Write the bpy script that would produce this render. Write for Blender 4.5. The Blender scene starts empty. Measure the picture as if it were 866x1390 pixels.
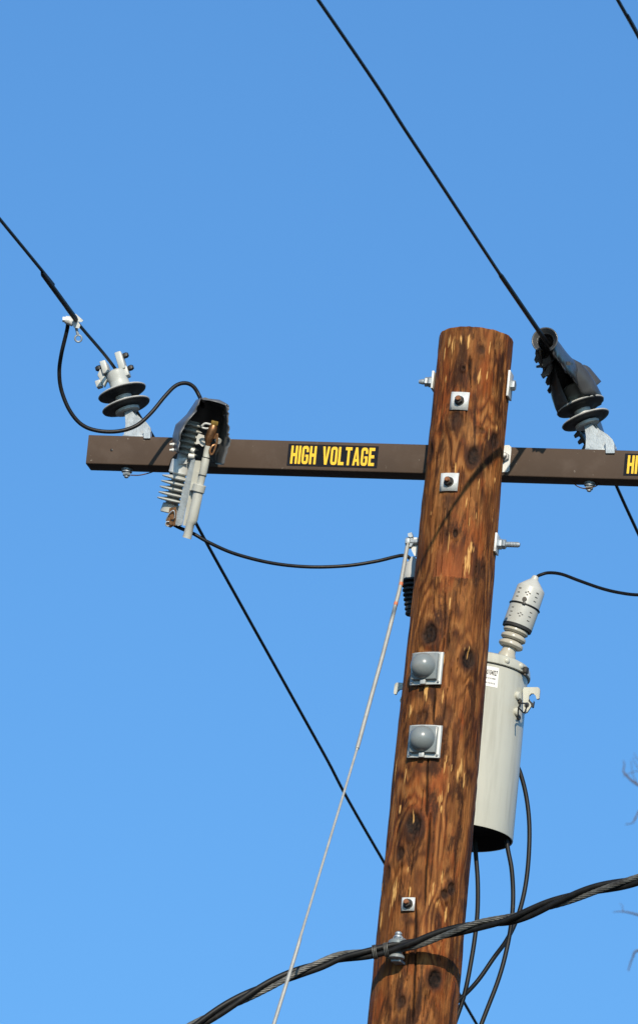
import bpy, bmesh, math, random
import numpy as np
from mathutils import Vector, Matrix

random.seed(7)
np.random.seed(7)
scene = bpy.context.scene
col = scene.collection
V = Vector
R = math.radians

# ------------------------------------------------------------------ camera
W, H, F = 866.0, 1390.0, 12800.0            # photograph size and focal length in its pixels
C = V((0.0, -33.47, 1.6))
YAW, PIT, ROL = -0.01549974, 0.28948338, 0.09745694
fw = V((math.sin(YAW) * math.cos(PIT), math.cos(YAW) * math.cos(PIT), math.sin(PIT)))
r0 = V((math.cos(YAW), -math.sin(YAW), 0))
u0 = r0.cross(fw)
rt = r0 * math.cos(ROL) + u0 * math.sin(ROL)
up = -r0 * math.sin(ROL) + u0 * math.cos(ROL)
cam = bpy.data.cameras.new('camera')
camo = bpy.data.objects.new('camera', cam)
col.objects.link(camo)
M = Matrix((rt, up, -fw)).transposed().to_4x4()
M.translation = C
camo.matrix_world = M
cam.sensor_fit = 'VERTICAL'
cam.sensor_height = 36.0
cam.lens = 36.0 * F / H
cam.clip_start = 0.5
cam.clip_end = 3000
cam.dof.use_dof = True
cam.dof.focus_distance = 34.8
cam.dof.aperture_fstop = cam.lens / 26.0     # 26 mm entrance pupil
scene.camera = camo

# ------------------------------------------------------------------ sky, sun, exposure
SUN_EL, SUN_AZ = R(28.6), R(3.4)             # azimuth: to the right of straight behind the camera
sd = V((math.sin(SUN_AZ) * math.cos(SUN_EL), -math.cos(SUN_AZ) * math.cos(SUN_EL), math.sin(SUN_EL)))
world = bpy.data.worlds.new('World')
scene.world = world
world.use_nodes = True
nt = world.node_tree
nt.nodes.clear()
sky = nt.nodes.new('ShaderNodeTexSky')
sky.sky_type = 'NISHITA'
sky.sun_disc = False
sky.sun_elevation = SUN_EL
sky.sun_rotation = math.atan2(sd.x, sd.y)
sky.air_density = 1.0
sky.dust_density = 1.3
sky.ozone_density = 3.0
tint = nt.nodes.new('ShaderNodeMix'); tint.data_type = 'RGBA'; tint.blend_type = 'MULTIPLY'
tint.inputs[0].default_value = 1.0
tint.inputs[7].default_value = (0.525, 0.925, 1.235, 1)
bg = nt.nodes.new('ShaderNodeBackground')
bg.inputs[1].default_value = 0.12
wo = nt.nodes.new('ShaderNodeOutputWorld')
nt.links.new(sky.outputs[0], tint.inputs[6])
nt.links.new(tint.outputs[2], bg.inputs[0])
nt.links.new(bg.outputs[0], wo.inputs[0])
sl = bpy.data.lights.new('sun', 'SUN')
sl.energy = 5.0
sl.angle = R(0.53)
sl.color = (1.0, 0.87, 0.69)
slo = bpy.data.objects.new('sun', sl)
col.objects.link(slo)
slo.rotation_euler = sd.to_track_quat('Z', 'Y').to_euler()
slo.location = (0, -10, 30)
scene.view_settings.view_transform = 'Standard'
scene.view_settings.look = 'None'
scene.view_settings.exposure = 0.0
scene.view_settings.gamma = 1.0
scene.view_settings.use_curve_mapping = False
scene.render.engine = 'CYCLES'

# ------------------------------------------------------------------ frames and pixel helpers
AY = R(12.5)
a = V((math.cos(AY), -math.sin(AY), 0))      # along the cross arm, to the right
d = V((math.sin(AY), math.cos(AY), 0))       # away from the camera, square to the arm
k = V((0, 0, 1))
def ray(px, py):
    return (fw * F + rt * (px - W / 2) - up * (py - H / 2)).normalized()
def on_plane(px, py, p, n):
    r = ray(px, py)
    return C + r * ((p - C).dot(n) / r.dot(n))
def PQ(px, py, q):                           # on the upright plane parallel to the arm, q behind the pole axis
    return on_plane(px, py, d * q, d)
def PZ(px, py, z):                           # on a level plane
    return on_plane(px, py, V((0, 0, z)), k)
def PV(px, py, p, h):                        # on the upright plane through p that contains direction h
    return on_plane(px, py, p, V((h.y, -h.x, 0)))
def A(s, q, z):
    return a * s + d * q + k * z
def zoom(ox, oy, sc):
    return lambda zx, zy, q: PQ(ox + zx / sc, oy + zy / sc, q)
def z_at(y):                                 # height of the pole axis at that picture row
    lo, hi = 0.0, 20.0
    for _ in range(50):
        m = (lo + hi) / 2
        v = V((0, 0, m)) - C
        yy = H / 2 - F * v.dot(up) / v.dot(fw)
        if yy > y: lo = m
        else: hi = m
    return lo
ZT = 12.30
def pole_r(z):
    return 0.1375 + (ZT - z) * 0.0098 if z > 9.0 else 0.16984 + (9.0 - z) * 0.0035
def pole_hit(px, py):
    r = ray(px, py)
    t = 33.0
    for _ in range(60):
        p = C + r * t
        t += (math.hypot(p.x, p.y) - pole_r(p.z)) * 0.9
    return C + r * t

# ------------------------------------------------------------------ mesh builder
class MB:
    def __init__(s):
        s.v = []; s.f = []
    def add(s, vs, fs):
        n = len(s.v)
        s.v += [V(x) for x in vs]
        s.f += [tuple(i + n for i in f) for f in fs]
        return s
    def box(s, o, x, y, z, bev=0.0):         # centre and three half-extent vectors
        if bev <= 0:
            vs = [o + x * i + y * j + z * l for i in (-1, 1) for j in (-1, 1) for l in (-1, 1)]
            fs = [(0, 1, 3, 2), (4, 6, 7, 5), (0, 4, 5, 1), (2, 3, 7, 6), (0, 2, 6, 4), (1, 5, 7, 3)]
            if x.cross(y).dot(z) < 0: fs = [f[::-1] for f in fs]
            return s.add(vs, fs)
        bm = bmesh.new()
        vv = [bm.verts.new(o + x * i + y * j + z * l) for i in (-1, 1) for j in (-1, 1) for l in (-1, 1)]
        for f in [(0, 1, 3, 2), (4, 6, 7, 5), (0, 4, 5, 1), (2, 3, 7, 6), (0, 2, 6, 4), (1, 5, 7, 3)]:
            bm.faces.new([vv[i] for i in f])
        bmesh.ops.recalc_face_normals(bm, faces=bm.faces)
        bmesh.ops.bevel(bm, geom=list(bm.edges), offset=bev, segments=2, profile=0.5, affect='EDGES')
        bm.verts.index_update()
        s.add([v.co for v in bm.verts], [[v.index for v in f.verts] for f in bm.faces])
        bm.free()
        return s
    def lathe(s, o, ax, prof, seg=32, cap=True):
        ax = ax.normalized()
        t = V((1, 0, 0)) if abs(ax.x) < 0.8 else V((0, 1, 0))
        e1 = ax.cross(t).normalized(); e2 = ax.cross(e1)
        vs = []; fs = []
        for (h, r) in prof:
            for i in range(seg):
                th = 2 * math.pi * i / seg
                vs.append(o + ax * h + (e1 * math.cos(th) + e2 * math.sin(th)) * r)
        n = len(prof)
        for j in range(n - 1):
            for i in range(seg):
                i2 = (i + 1) % seg
                fs.append((j * seg + i, j * seg + i2, (j + 1) * seg + i2, (j + 1) * seg + i))
        if cap:
            fs.append(tuple(range(seg))[::-1]); fs.append(tuple((n - 1) * seg + i for i in range(seg)))
        return s.add(vs, fs)
    def cyl(s, p, q, r, seg=16, r2=None, bev=0.0):
        L = (q - p).length
        r2 = r if r2 is None else r2
        pr = [(0, r), (L, r2)] if bev <= 0 else [(0, r - bev), (bev, r), (L - bev, r2), (L, r2 - bev)]
        return s.lathe(p, q - p, pr, seg)
    def hexnut(s, p, ax, r, h):
        return s.lathe(p, ax, [(0, r * .93), (h * .15, r), (h * .85, r), (h, r * .9)], 6)
    def tube(s, pts, rad, seg=10, cap=True):
        n = len(pts)
        rad = rad if isinstance(rad, (list, tuple)) else [rad] * n
        T = [((pts[min(i + 1, n - 1)] - pts[max(i - 1, 0)]).normalized()) for i in range(n)]
        t0 = T[0]
        e = t0.cross(V((0, 0, 1)) if abs(t0.z) < .9 else V((1, 0, 0))).normalized()
        vs = []; fs = []
        for i in range(n):
            e = (e - T[i] * e.dot(T[i])).normalized()
            b = T[i].cross(e)
            for j in range(seg):
                th = 2 * math.pi * j / seg
                vs.append(pts[i] + (e * math.cos(th) + b * math.sin(th)) * rad[i])
        for i in range(n - 1):
            for j in range(seg):
                j2 = (j + 1) % seg
                fs.append((i * seg + j, i * seg + j2, (i + 1) * seg + j2, (i + 1) * seg + j))
        if cap:
            fs.append(tuple(range(seg))[::-1]); fs.append(tuple((n - 1) * seg + j for j in range(seg)))
        return s.add(vs, fs)
    def prism(s, pts, off):                  # outline points, extruded by the vector off
        n = len(pts)
        vs = list(pts) + [p + off for p in pts]
        fs = [tuple(range(n)), tuple(range(2 * n - 1, n - 1, -1))]
        fs += [(i, i + n, (i + 1) % n + n, (i + 1) % n) for i in range(n)]
        return s.add(vs, fs)
    def torus(s, o, ax, R1, r1, seg=24, s2=8, arc=(0, 2 * math.pi)):
        ax = ax.normalized()
        t = V((1, 0, 0)) if abs(ax.x) < 0.8 else V((0, 1, 0))
        e1 = ax.cross(t).normalized(); e2 = ax.cross(e1)
        full = arc[1] - arc[0] > 6.28
        n = seg if full else seg + 1
        pts = [o + (e1 * math.cos(arc[0] + (arc[1] - arc[0]) * i / seg) + e2 * math.sin(arc[0] + (arc[1] - arc[0]) * i / seg)) * R1 for i in range(n)]
        if full: pts += [pts[0], pts[1]]
        return s.tube(pts, r1, s2)
    def sheet(s, rows):                      # a grid of points
        n = len(rows[0])
        vs = [p for r in rows for p in r]
        fs = [(i * n + j, i * n + j + 1, (i + 1) * n + j + 1, (i + 1) * n + j) for i in range(len(rows) - 1) for j in range(n - 1)]
        return s.add(vs, fs)

def smooth(pts, n=8):                        # Catmull-Rom through the points
    out = []
    P = [pts[0] * 2 - pts[1]] + list(pts) + [pts[-1] * 2 - pts[-2]]
    for i in range(1, len(P) - 2):
        p0, p1, p2, p3 = P[i - 1], P[i], P[i + 1], P[i + 2]
        for j in range(n):
            t = j / n
            out.append(0.5 * ((2 * p1) + (p2 - p0) * t + (2 * p0 - 5 * p1 + 4 * p2 - p3) * t * t + (3 * p1 - p0 - 3 * p2 + p3) * t ** 3))
    out.append(pts[-1])
    return out

ORG = {}
def link(name, mb, mat, org, recalc=True, ang=35, solid=0.0):
    me = bpy.data.meshes.new(name)
    me.from_pydata([v - org for v in mb.v], [], mb.f)
    if recalc:
        bm = bmesh.new(); bm.from_mesh(me)
        bmesh.ops.recalc_face_normals(bm, faces=bm.faces)
        bm.to_mesh(me); bm.free()
    me.materials.append(mat)
    me.polygons.foreach_set('use_smooth', [True] * len(me.polygons))
    me.set_sharp_from_angle(angle=R(ang))
    o = bpy.data.objects.new(name, me)
    col.objects.link(o)
    if solid > 0:
        m = o.modifiers.new('thickness', 'SOLIDIFY'); m.thickness = solid; m.offset = 0
    return o
def thing(name, label, cat, loc, group=None):
    o = bpy.data.objects.new(name, None)
    o.empty_display_size = 0.05
    col.objects.link(o); o.location = loc
    ORG[o] = V(loc)
    tag(o, label, cat, group)
    return o
def tag(o, label, cat, group=None):
    o['label'] = label; o['category'] = cat
    if group: o['group'] = group
    return o
def part(name, mb, mat, parent, label=None, **kw):
    o = link(name, mb, mat, ORG[parent], **kw)
    o.parent = parent
    ORG[o] = ORG[parent]
    if label: o['label'] = label
    return o
def solo(name, mb, mat, label, cat, loc, group=None, **kw):
    loc = V(loc)
    o = link(name, mb, mat, loc, **kw)
    o.location = loc
    ORG[o] = loc
    return tag(o, label, cat, group)

# ------------------------------------------------------------------ materials
def mat(name, base=(.5, .5, .5), rough=.5, metal=0.0, var=.12, scale=30.0, stretch=(1, 1, 1), bump=0.0, bscale=200.0,
        dirt=None, dirt_scale=9.0, dirt_lo=.56, dirt_hi=.72, spec=.5, speck=None, speck_scale=120.0, speck_lo=.70, dstretch=None):
    m = bpy.data.materials.new(name); m.use_nodes = True
    n = m.node_tree; b = n.nodes['Principled BSDF']
    b.inputs['Metallic'].default_value = metal
    b.inputs['Specular IOR Level'].default_value = spec
    tc = n.nodes.new('ShaderNodeNewGeometry')
    mp = n.nodes.new('ShaderNodeMapping'); mp.inputs['Scale'].default_value = stretch
    n.links.new(tc.outputs['Position'], mp.inputs[0])
    nz = n.nodes.new('ShaderNodeTexNoise'); nz.inputs['Scale'].default_value = scale; nz.inputs['Detail'].default_value = 6
    n.links.new(mp.outputs[0], nz.inputs[0])
    rp = n.nodes.new('ShaderNodeValToRGB')
    rp.color_ramp.elements[0].position = .3; rp.color_ramp.elements[1].position = .7
    rp.color_ramp.elements[0].color = tuple(c * (1 - var) for c in base) + (1,)
    rp.color_ramp.elements[1].color = tuple(min(1, c * (1 + var)) for c in base) + (1,)
    n.links.new(nz.outputs[0], rp.inputs[0])
    out = rp.outputs[0]
    if dirt:
        n2 = n.nodes.new('ShaderNodeTexNoise'); n2.inputs['Scale'].default_value = dirt_scale; n2.inputs['Detail'].default_value = 8
        n2.inputs['Roughness'].default_value = .65
        if dstretch:
            mp2 = n.nodes.new('ShaderNodeMapping'); mp2.inputs['Scale'].default_value = dstretch
            n.links.new(tc.outputs['Position'], mp2.inputs[0]); n.links.new(mp2.outputs[0], n2.inputs[0])
        else:
            n.links.new(mp.outputs[0], n2.inputs[0])
        r2 = n.nodes.new('ShaderNodeMapRange'); r2.inputs[1].default_value = dirt_lo; r2.inputs[2].default_value = dirt_hi
        n.links.new(n2.outputs[0], r2.inputs[0])
        mx = n.nodes.new('ShaderNodeMix'); mx.data_type = 'RGBA'
        n.links.new(r2.outputs[0], mx.inputs[0]); n.links.new(out, mx.inputs[6]); mx.inputs[7].default_value = dirt + (1,)
        out = mx.outputs[2]
    if speck:
        n4 = n.nodes.new('ShaderNodeTexNoise'); n4.inputs['Scale'].default_value = speck_scale; n4.inputs['Detail'].default_value = 3
        n.links.new(tc.outputs['Position'], n4.inputs[0])
        r4 = n.nodes.new('ShaderNodeMapRange'); r4.inputs[1].default_value = speck_lo; r4.inputs[2].default_value = speck_lo + .03
        n.links.new(n4.outputs[0], r4.inputs[0])
        m4 = n.nodes.new('ShaderNodeMix'); m4.data_type = 'RGBA'
        n.links.new(r4.outputs[0], m4.inputs[0]); n.links.new(out, m4.inputs[6]); m4.inputs[7].default_value = speck + (1,)
        out = m4.outputs[2]
    n.links.new(out, b.inputs['Base Color'])
    rr = n.nodes.new('ShaderNodeMapRange'); rr.inputs[3].default_value = max(.03, rough - .08); rr.inputs[4].default_value = min(1, rough + .08)
    n.links.new(nz.outputs[0], rr.inputs[0]); n.links.new(rr.outputs[0], b.inputs['Roughness'])
    if bump > 0:
        n3 = n.nodes.new('ShaderNodeTexNoise'); n3.inputs['Scale'].default_value = bscale; n3.inputs['Detail'].default_value = 4
        n.links.new(mp.outputs[0], n3.inputs[0])
        bp = n.nodes.new('ShaderNodeBump'); bp.inputs['Strength'].default_value = bump; bp.inputs['Distance'].default_value = .004
        n.links.new(n3.outputs[0], bp.inputs['Height']); n.links.new(bp.outputs[0], b.inputs['Normal'])
    return m
m_galv = mat('galvanised_steel', (.31, .35, .38), .5, .45, .2, 45, bump=.15, dirt=(.33, .33, .32), dirt_scale=25)
m_galv_bright = mat('bright_galvanised', (.60, .62, .61), .5, .15, .1, 45, bump=.1, dirt=(.45, .43, .40), dirt_scale=40)
m_bolt_dark = mat('weathered_bolt', (.05, .045, .04), .5, .4, .3, 80)
m_rust = mat('rusty_bolt_end', (.20, .075, .03), .8, 0, .35, 150)
m_bolt_grey = mat('grey_bolt', (.36, .36, .35), .5, .5, .25, 60)
m_poly = mat('grey_polymer', (.44, .455, .43), .42, 0, .06, 20, dirt=(.40, .40, .37), dirt_scale=14)
m_shed = mat('darkened_polymer', (.030, .031, .033), .55, 0, .15, 30, dirt=(.060, .060, .057), dirt_scale=20, spec=.3)  # grey polymer coloured near black for the shade under the insulator discs
m_rim = mat('shed_rim', (.45, .45, .43), .5, 0, .1, 30)
m_cable = mat('black_cable', (.008, .008, .009), .45, 0, .3, 60, bump=.08, spec=.25)
m_cable_old = mat('weathered_cable', (.010, .010, .010), .5, 0, .3, 40, dirt=(.035, .033, .030), dirt_scale=30, dirt_lo=.6, dirt_hi=.8, spec=.25)
m_cover = mat('black_cover_polymer', (.062, .065, .069), .26, 0, .2, 12, bump=.06, bscale=90, dirt=(.09, .09, .085), dirt_scale=12, dirt_lo=.52, dirt_hi=.75)
m_alu = mat('aluminium_strand', (.13, .13, .12), .55, .3, .3, 60, dirt=(.05, .048, .045), dirt_scale=22, dirt_lo=.45, dirt_hi=.65)
m_arm = mat('brown_arm', (.072, .050, .037), .6, 0, .10, 5, stretch=(1, 1, 1), bump=.05, bscale=300, dirt=(.092, .067, .052), dirt_scale=11, dirt_lo=.5, dirt_hi=.75, spec=.12, speck=(.22, .19, .16), speck_scale=70, speck_lo=.715)
m_tank = mat('tank_paint', (.49, .49, .425), .33, 0, .03, 6, bump=.02, bscale=120, dirt=(.355, .35, .295), dirt_scale=9, dirt_lo=.48, dirt_hi=.78, dstretch=(2.5, 2.5, .22), speck=(.20, .15, .10), speck_scale=150, speck_lo=.745)
m_porc = mat('grey_porcelain', (.42, .40, .34), .2, 0, .05, 15, dirt=(.36, .35, .30), dirt_scale=25)
m_guard = mat('guard_plastic', (.45, .46, .44), .4, 0, .05, 20, dirt=(.46, .46, .44), dirt_scale=30)
m_under = mat('underside_shade_black', (.022, .022, .022), .8, 0, .3, 20, spec=.2)  # shade beneath the tank, put into the colour of its underside
m_slot = mat('dark_slot_insert', (.10, .10, .095), .6)
m_black = mat('black_plastic', (.010, .010, .011), .5, 0, .2, 30)
m_hood = mat('hood_polymer', (.105, .11, .118), .34, 0, .15, 12, bump=.06, bscale=90, dirt=(.19, .19, .185), dirt_scale=10, dirt_lo=.5, dirt_hi=.75)
m_dome = mat('grey_cover_plastic', (.18, .205, .21), .27, 0, .05, 20, dirt=(.25, .255, .245), dirt_scale=16, dirt_lo=.48, dirt_hi=.75, bump=.04, bscale=60)
m_coverplate = mat('cover_base_plate', (.42, .44, .43), .42, .15, .08, 30, dirt=(.30, .31, .31), dirt_scale=25)
m_bronze = mat('bronze', (.26, .135, .065), .42, .75, .3, 90, dirt=(.10, .06, .04), dirt_scale=40)
m_brass = mat('brass', (.50, .33, .09), .38, .7, .2, 90)
m_tube = mat('fuse_tube_grey', (.42, .42, .375), .42, 0, .05, 20, dirt=(.36, .35, .31), dirt_scale=18)
m_white = mat('white_label', (.78, .78, .76), .5, 0, .03, 40)
m_yellow = mat('yellow_letters', (.80, .47, .004), .5, 0, .04, 40, dirt=(.66, .40, .03), dirt_scale=60, dirt_lo=.6, dirt_hi=.8)
m_signblack = mat('sign_black', (.008, .009, .014), .6, 0, .3, 40, spec=.1)
m_print = mat('print_black', (.02, .02, .02), .6)
m_print_grey = mat('print_grey', (.25, .25, .26), .6)
m_guy = mat('guy_rod', (.33, .33, .31), .45, .1, .12, 40, dirt=(.30, .29, .27), dirt_scale=25)
m_orange = mat('orange_band', (.55, .17, .08), .5)
m_bark = mat('bark', (.085, .06, .05), .9, 0, .3, 8)
m_ground = mat('ground_asphalt', (.036, .036, .037), .95, 0, .35, 1.2, bump=.6, bscale=30, dirt=(.048, .045, .04), dirt_scale=.3)

# ------------------------------------------------------------------ ground
gb = MB()
N = 24
gs = [(-1) ** (i < 0) * (abs(i) / N) ** 2 * 900 for i in range(-N, N + 1)]
gb.sheet([[V((x, y, 0.0)) for x in gs] for y in gs])
g = link('ground', gb, m_ground, V((0, 0, 0)))
g['kind'] = 'structure'

# ------------------------------------------------------------------ the wooden pole
def hashn(i, j, l):
    h = (i * 374761393 + j * 668265263 + l * 2147483647 + 974634) & 0xffffffff
    h = ((h ^ (h >> 13)) * 1274126177) & 0xffffffff
    h = ((h ^ (h >> 16)) * 2246822519) & 0xffffffff
    return ((h ^ (h >> 15)) & 0xffffff) / float(0xffffff)
def vnoise(x, y, z):
    xi, yi, zi = np.floor(x).astype(np.int64), np.floor(y).astype(np.int64), np.floor(z).astype(np.int64)
    fx, fy, fz = x - xi, y - yi, z - zi
    sx, sy, sz = [t * t * t * (t * (t * 6 - 15) + 10) for t in (fx, fy, fz)]
    out = 0
    for i in (0, 1):
        for j in (0, 1):
            for l in (0, 1):
                out = out + hashn(xi + i, yi + j, zi + l) * (sx if i else 1 - sx) * (sy if j else 1 - sy) * (sz if l else 1 - sz)
    return out * 2 - 1
def fbm(x, y, z, o=4, g=.5):
    s = 0; amp = 1; t = 0
    for i in range(o):
        s = s + amp * vnoise(x * 2 ** i + 17.3 * i, y * 2 ** i + 5.1 * i, z * 2 ** i + 9.7 * i); t += amp; amp *= g
    return s / t

SEG = 384
zs = np.concatenate([np.arange(-0.6, 9.35, .12), np.arange(9.35, ZT - .006, .0036)])
zs = np.append(zs, [ZT - .004, ZT])
th = np.linspace(0, 2 * np.pi, SEG, endpoint=False)
Zg, Tg = np.meshgrid(zs, th, indexing='ij')
rz = np.array([pole_r(z) for z in zs])[:, None] * np.ones((1, SEG))
cx, sx_ = np.cos(Tg), np.sin(Tg)
rx, ry = cx * .15, sx_ * .15
def tz(px, py):
    p = pole_hit(px, py)
    return math.atan2(p.y, p.x), p.z
def du(t0):                                  # arc distance in metres from angle t0
    return ((Tg - t0 + np.pi) % (2 * np.pi) - np.pi) * rz
ring = 1.25 * fbm(rx * 9, ry * 9, Zg * 2.6, 4, .55) + .35 * fbm(rx * 26 + 4, ry * 26, Zg * 5.5, 3)
ring += .9 * fbm(rx * 14 + 9, ry * 14, Zg * 1.2 + 3, 2)
disp = np.zeros_like(Zg)
knot = np.zeros_like(Zg)
halo = np.zeros_like(Zg)
flow = np.zeros_like(Zg)
crack = np.zeros_like(Zg)
splin = np.zeros_like(Zg)
# knots: picture position, half width and half height in picture pixels, depth of colour
knots = [(583.5, 861, 10, 13, 1), (635, 895, 9, 13, 1), (561.5, 1119, 11, 14, 1), (642, 620, 8, 13, .95), (671, 599, 8, 11, .8),
         (585, 615, 6, 13, .75), (618, 567, 10, 9, .5), (618, 724, 3, 5, .9), (543.5, 1159, 6, 9, .8), (612, 1207, 6, 8, .8),
         (602.6, 1214, 5, 6, .8), (573.5, 973, 8, 9, .4), (608, 970, 8, 12, .4), (526, 1187, 6, 12, .6), (654, 585, 4, 4, .5),
         (648, 584, 5, 5, .4), (655, 777, 6, 11, .55), (629, 500, 2.2, 2.8, 1), (653, 475, 5, 6, .4), (590, 1330, 9, 12, 1), (545, 1360, 6, 8, .7)]
for i in range(16):
    knots.append((None, random.uniform(.3, math.pi - .3), random.uniform(9.6, 12.1), random.uniform(5, 11), .9))
nzk = fbm(rx * 60, ry * 60, Zg * 60, 2)
for kk in knots:
    if kk[0] is None:
        t0, z0, hw, hh, s = kk[1], kk[2], kk[3] / 366, kk[3] * 1.3 / 366, kk[4]
    else:
        t0, z0 = tz(kk[0], kk[1]); hw, hh, s = kk[2] / 366 , kk[3] / 366 / .95, kk[4]
    D = du(t0); E = Zg - z0
    rr = np.sqrt((D / hw) ** 2 + (E / hh) ** 2) + nzk * .16
    knot = np.maximum(knot, s * np.clip((1.15 - rr) / .3, 0, 1))
    halo = np.maximum(halo, s * np.exp(-np.maximum(rr - 1, 0) ** 2 / .30))
    inf = np.exp(-np.sqrt((D / (hw * 2.6)) ** 2 + (E / (hh * 3.4)) ** 2) * 1.1)
    ring += s * 2.6 * inf * (hw * 366 / 10)
    flow += D * inf * .9 * s
    disp += s * (.0045 * np.exp(-(rr - 1.4) ** 2 / .5) - .0050 * np.clip((1.05 - rr) / .35, 0, 1))
# dark patches under the bolts and covers
for (px, py, ln_, wd_) in ((622, 560, .10, .030), (607, 670, .07, .026), (553, 1238, .07, .018), (578, 934, .06, .05), (575, 1033, .07, .05), (584, 535, .12, .03)):
    t0, z0 = tz(px, py)
    D = du(t0); E = z0 - Zg
    halo = np.maximum(halo, np.clip(np.exp(-(D / wd_) ** 2) * np.clip(1 - np.abs(E - ln_ * .35) / (ln_ * .65), 0, 1) * (1.3 + 1.2 * nzk), 0, 1) * .9)
# drying cracks (picture polylines, width in mm)
cracks = [([(636, 484), (637, 505), (639, 527)], 2.2), ([(603, 865), (601, 884)], 3.5), ([(603.5, 800), (603, 865)], 2.0), ([(590, 934), (589, 955), (588, 984)], 4.0),
          ([(583, 1005), (580, 1040), (578.7, 1075), (578.9, 1110)], 4.2), ([(584, 1103), (582, 1140), (578.5, 1180), (577, 1232)], 4.4),
          ([(564.5, 1220), (564, 1260), (563.8, 1310), (560, 1390)], 4.6), ([(590, 700), (587, 745)], 1.6), ([(652, 690), (646, 790)], 1.5),
          ([(633, 930), (622, 1010), (615, 1060)], 1.6), ([(672, 480), (668, 540)], 1.8), ([(612, 475), (608, 520)], 1.4), ([(625, 1120), (612, 1280)], 1.6),
          ([(545, 930), (536, 1010)], 1.6), ([(530, 1060), (520, 1160)], 1.8)]
for i in range(75):                          # hairline checks
    y = random.uniform(465, 1370); ax = 646 - (y - 459) * .0933 + random.uniform(-.95, .95) * 50
    ln_ = random.uniform(14, 70)
    cracks.append(([(ax, y), (ax - ln_ * .0933 + random.uniform(-1.5, 1.5), y + ln_)], random.uniform(.9, 1.7)))
for pts, wd in cracks:
    q = [tz(*p) for p in pts]
    q.sort(key=lambda e: e[1])
    zz = [e[1] for e in q]; tt = np.unwrap([e[0] for e in q])
    i0, i1 = np.searchsorted(zs, (zz[0] - .01, zz[-1] + .01))
    Zs = Zg[i0:i1]
    tc = np.interp(Zs[:, 0], zz, tt)
    tc = (tc + .012 * fbm(Zs[:, 0] * 30, Zs[:, 0] * 0, Zs[:, 0] * 0 + wd, 3))[:, None]
    D = ((Tg[i0:i1] - tc + np.pi) % (2 * np.pi) - np.pi) * rz[i0:i1]
    tap = np.clip((Zs - zz[0]) / .04, 0, 1) * np.clip((zz[-1] - Zs) / .04, 0, 1)
    c = np.clip(1.25 - np.abs(D) / (wd * .0005 * 2.0 * np.sqrt(tap) + 1e-6), 0, 1) * (tap > 0)
    crack[i0:i1] = np.maximum(crack[i0:i1], c)
# raised and torn splinters showing pale fresh wood
spl = [(615, 470, 3, 12), (636, 460, 3, 9), (650, 514, 2.2, 13), (634, 766, 4.5, 19), (640, 742, 3, 9), (578, 938, 3.5, 10), (556, 964, 4, 8), (537, 1045, 4, 14),
       (597, 1085, 3, 10), (599, 1098, 3, 5), (624, 1045, 6, 14), (543, 1098, 3, 5), (600, 1191, 2.4, 9), (535, 1212, 5, 15), (604, 1243, 2.6, 9), (594, 1226, 2.4, 6),
       (556, 1211, 1.8, 6), (519, 1205, 2, 12), (553, 1180, 2, 6), (610, 462, 2, 7), (626, 462, 1.8, 6), (664, 474, 1.8, 8), (517, 1250, 2, 12), (668, 706, 1.8, 8), (660, 510, 1.6, 7),
       (521, 1176, 2, 9), (563, 700, 1.6, 7), (604, 480, 2, 8), (630, 1060, 2, 9)]
for i in range(45):
    y = random.uniform(470, 1380); ax = 646 - (y - 459) * .0933
    spl.append((ax + random.uniform(-.9, .9) * 50, y, random.uniform(.4, 1.1), random.uniform(3, 11)))
nzs = fbm(rx * 260, ry * 260, Zg * 14, 3, .7)
for (px, py, hw, hh) in spl:
    t0, z0 = tz(px, py)
    D = du(t0) / (hw * .8 / 366); E = (Zg - z0) / (hh / 366)
    mk = np.clip((1.0 - np.sqrt(D * D + E * E) + nzs * 1.5) / .4, 0, 1) * (np.abs(D) < 2.2) * (np.abs(E) < 1.6)
    splin = np.maximum(splin, mk)
# scar: a shallow shaved face with a step at its lower edge
t0, z0 = tz(612, 783)
sc = np.clip((.085 - np.abs(du(t0))) / .03, 0, 1) * np.clip((Zg - z0 + .004 * nzs) / .002, 0, 1) * np.clip((z0 + .17 - Zg) / .14, 0, 1)
scar = sc
disp -= .0035 * sc
grain = fbm(rx * 55, ry * 55, Zg * 3.0, 4, .6)
fine = fbm(rx * 210, ry * 210, Zg * 9.0, 2, .6)
disp += .0024 * grain + .0010 * fine + .0035 * fbm(rx * 12, ry * 12, Zg * 1.5, 2) + .0008 * np.sin(ring * 9)
disp -= .010 * crack
disp += .0018 * splin
inner = rz + disp
top_var = .0022 * fbm(rx * 60, ry * 30, Zg * 0, 3)
Zv = Zg.copy()
Zv[-1] += top_var[-1]; Zv[-2] += top_var[-2]
inner[-1] -= .0025
X, Y = inner * cx, inner * sx_
nr = len(zs)
verts = np.stack([X, Y, Zv], -1).reshape(-1, 3)
idx = np.arange(nr * SEG).reshape(nr, SEG)
q0 = idx[:-1]; q1 = idx[1:]
faces = np.stack([q0, np.roll(q0, -1, 1), np.roll(q1, -1, 1), q1], -1).reshape(-1, 4)
me = bpy.data.meshes.new('shaft')
caps = [tuple(int(i) for i in idx[-1])]
me.from_pydata(verts.tolist(), [], faces.tolist() + caps)
me.polygons.foreach_set('use_smooth', [True] * (len(me.polygons) - 1) + [False])
for nm, arr in (('ring', ring), ('knot', knot), ('halo', halo), ('crack', crack), ('splinter', splin), ('flow', flow), ('scar', scar)):
    at = me.attributes.new(nm, 'FLOAT', 'POINT')
    at.data.foreach_set('value', arr.astype(np.float32).reshape(-1))

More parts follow.
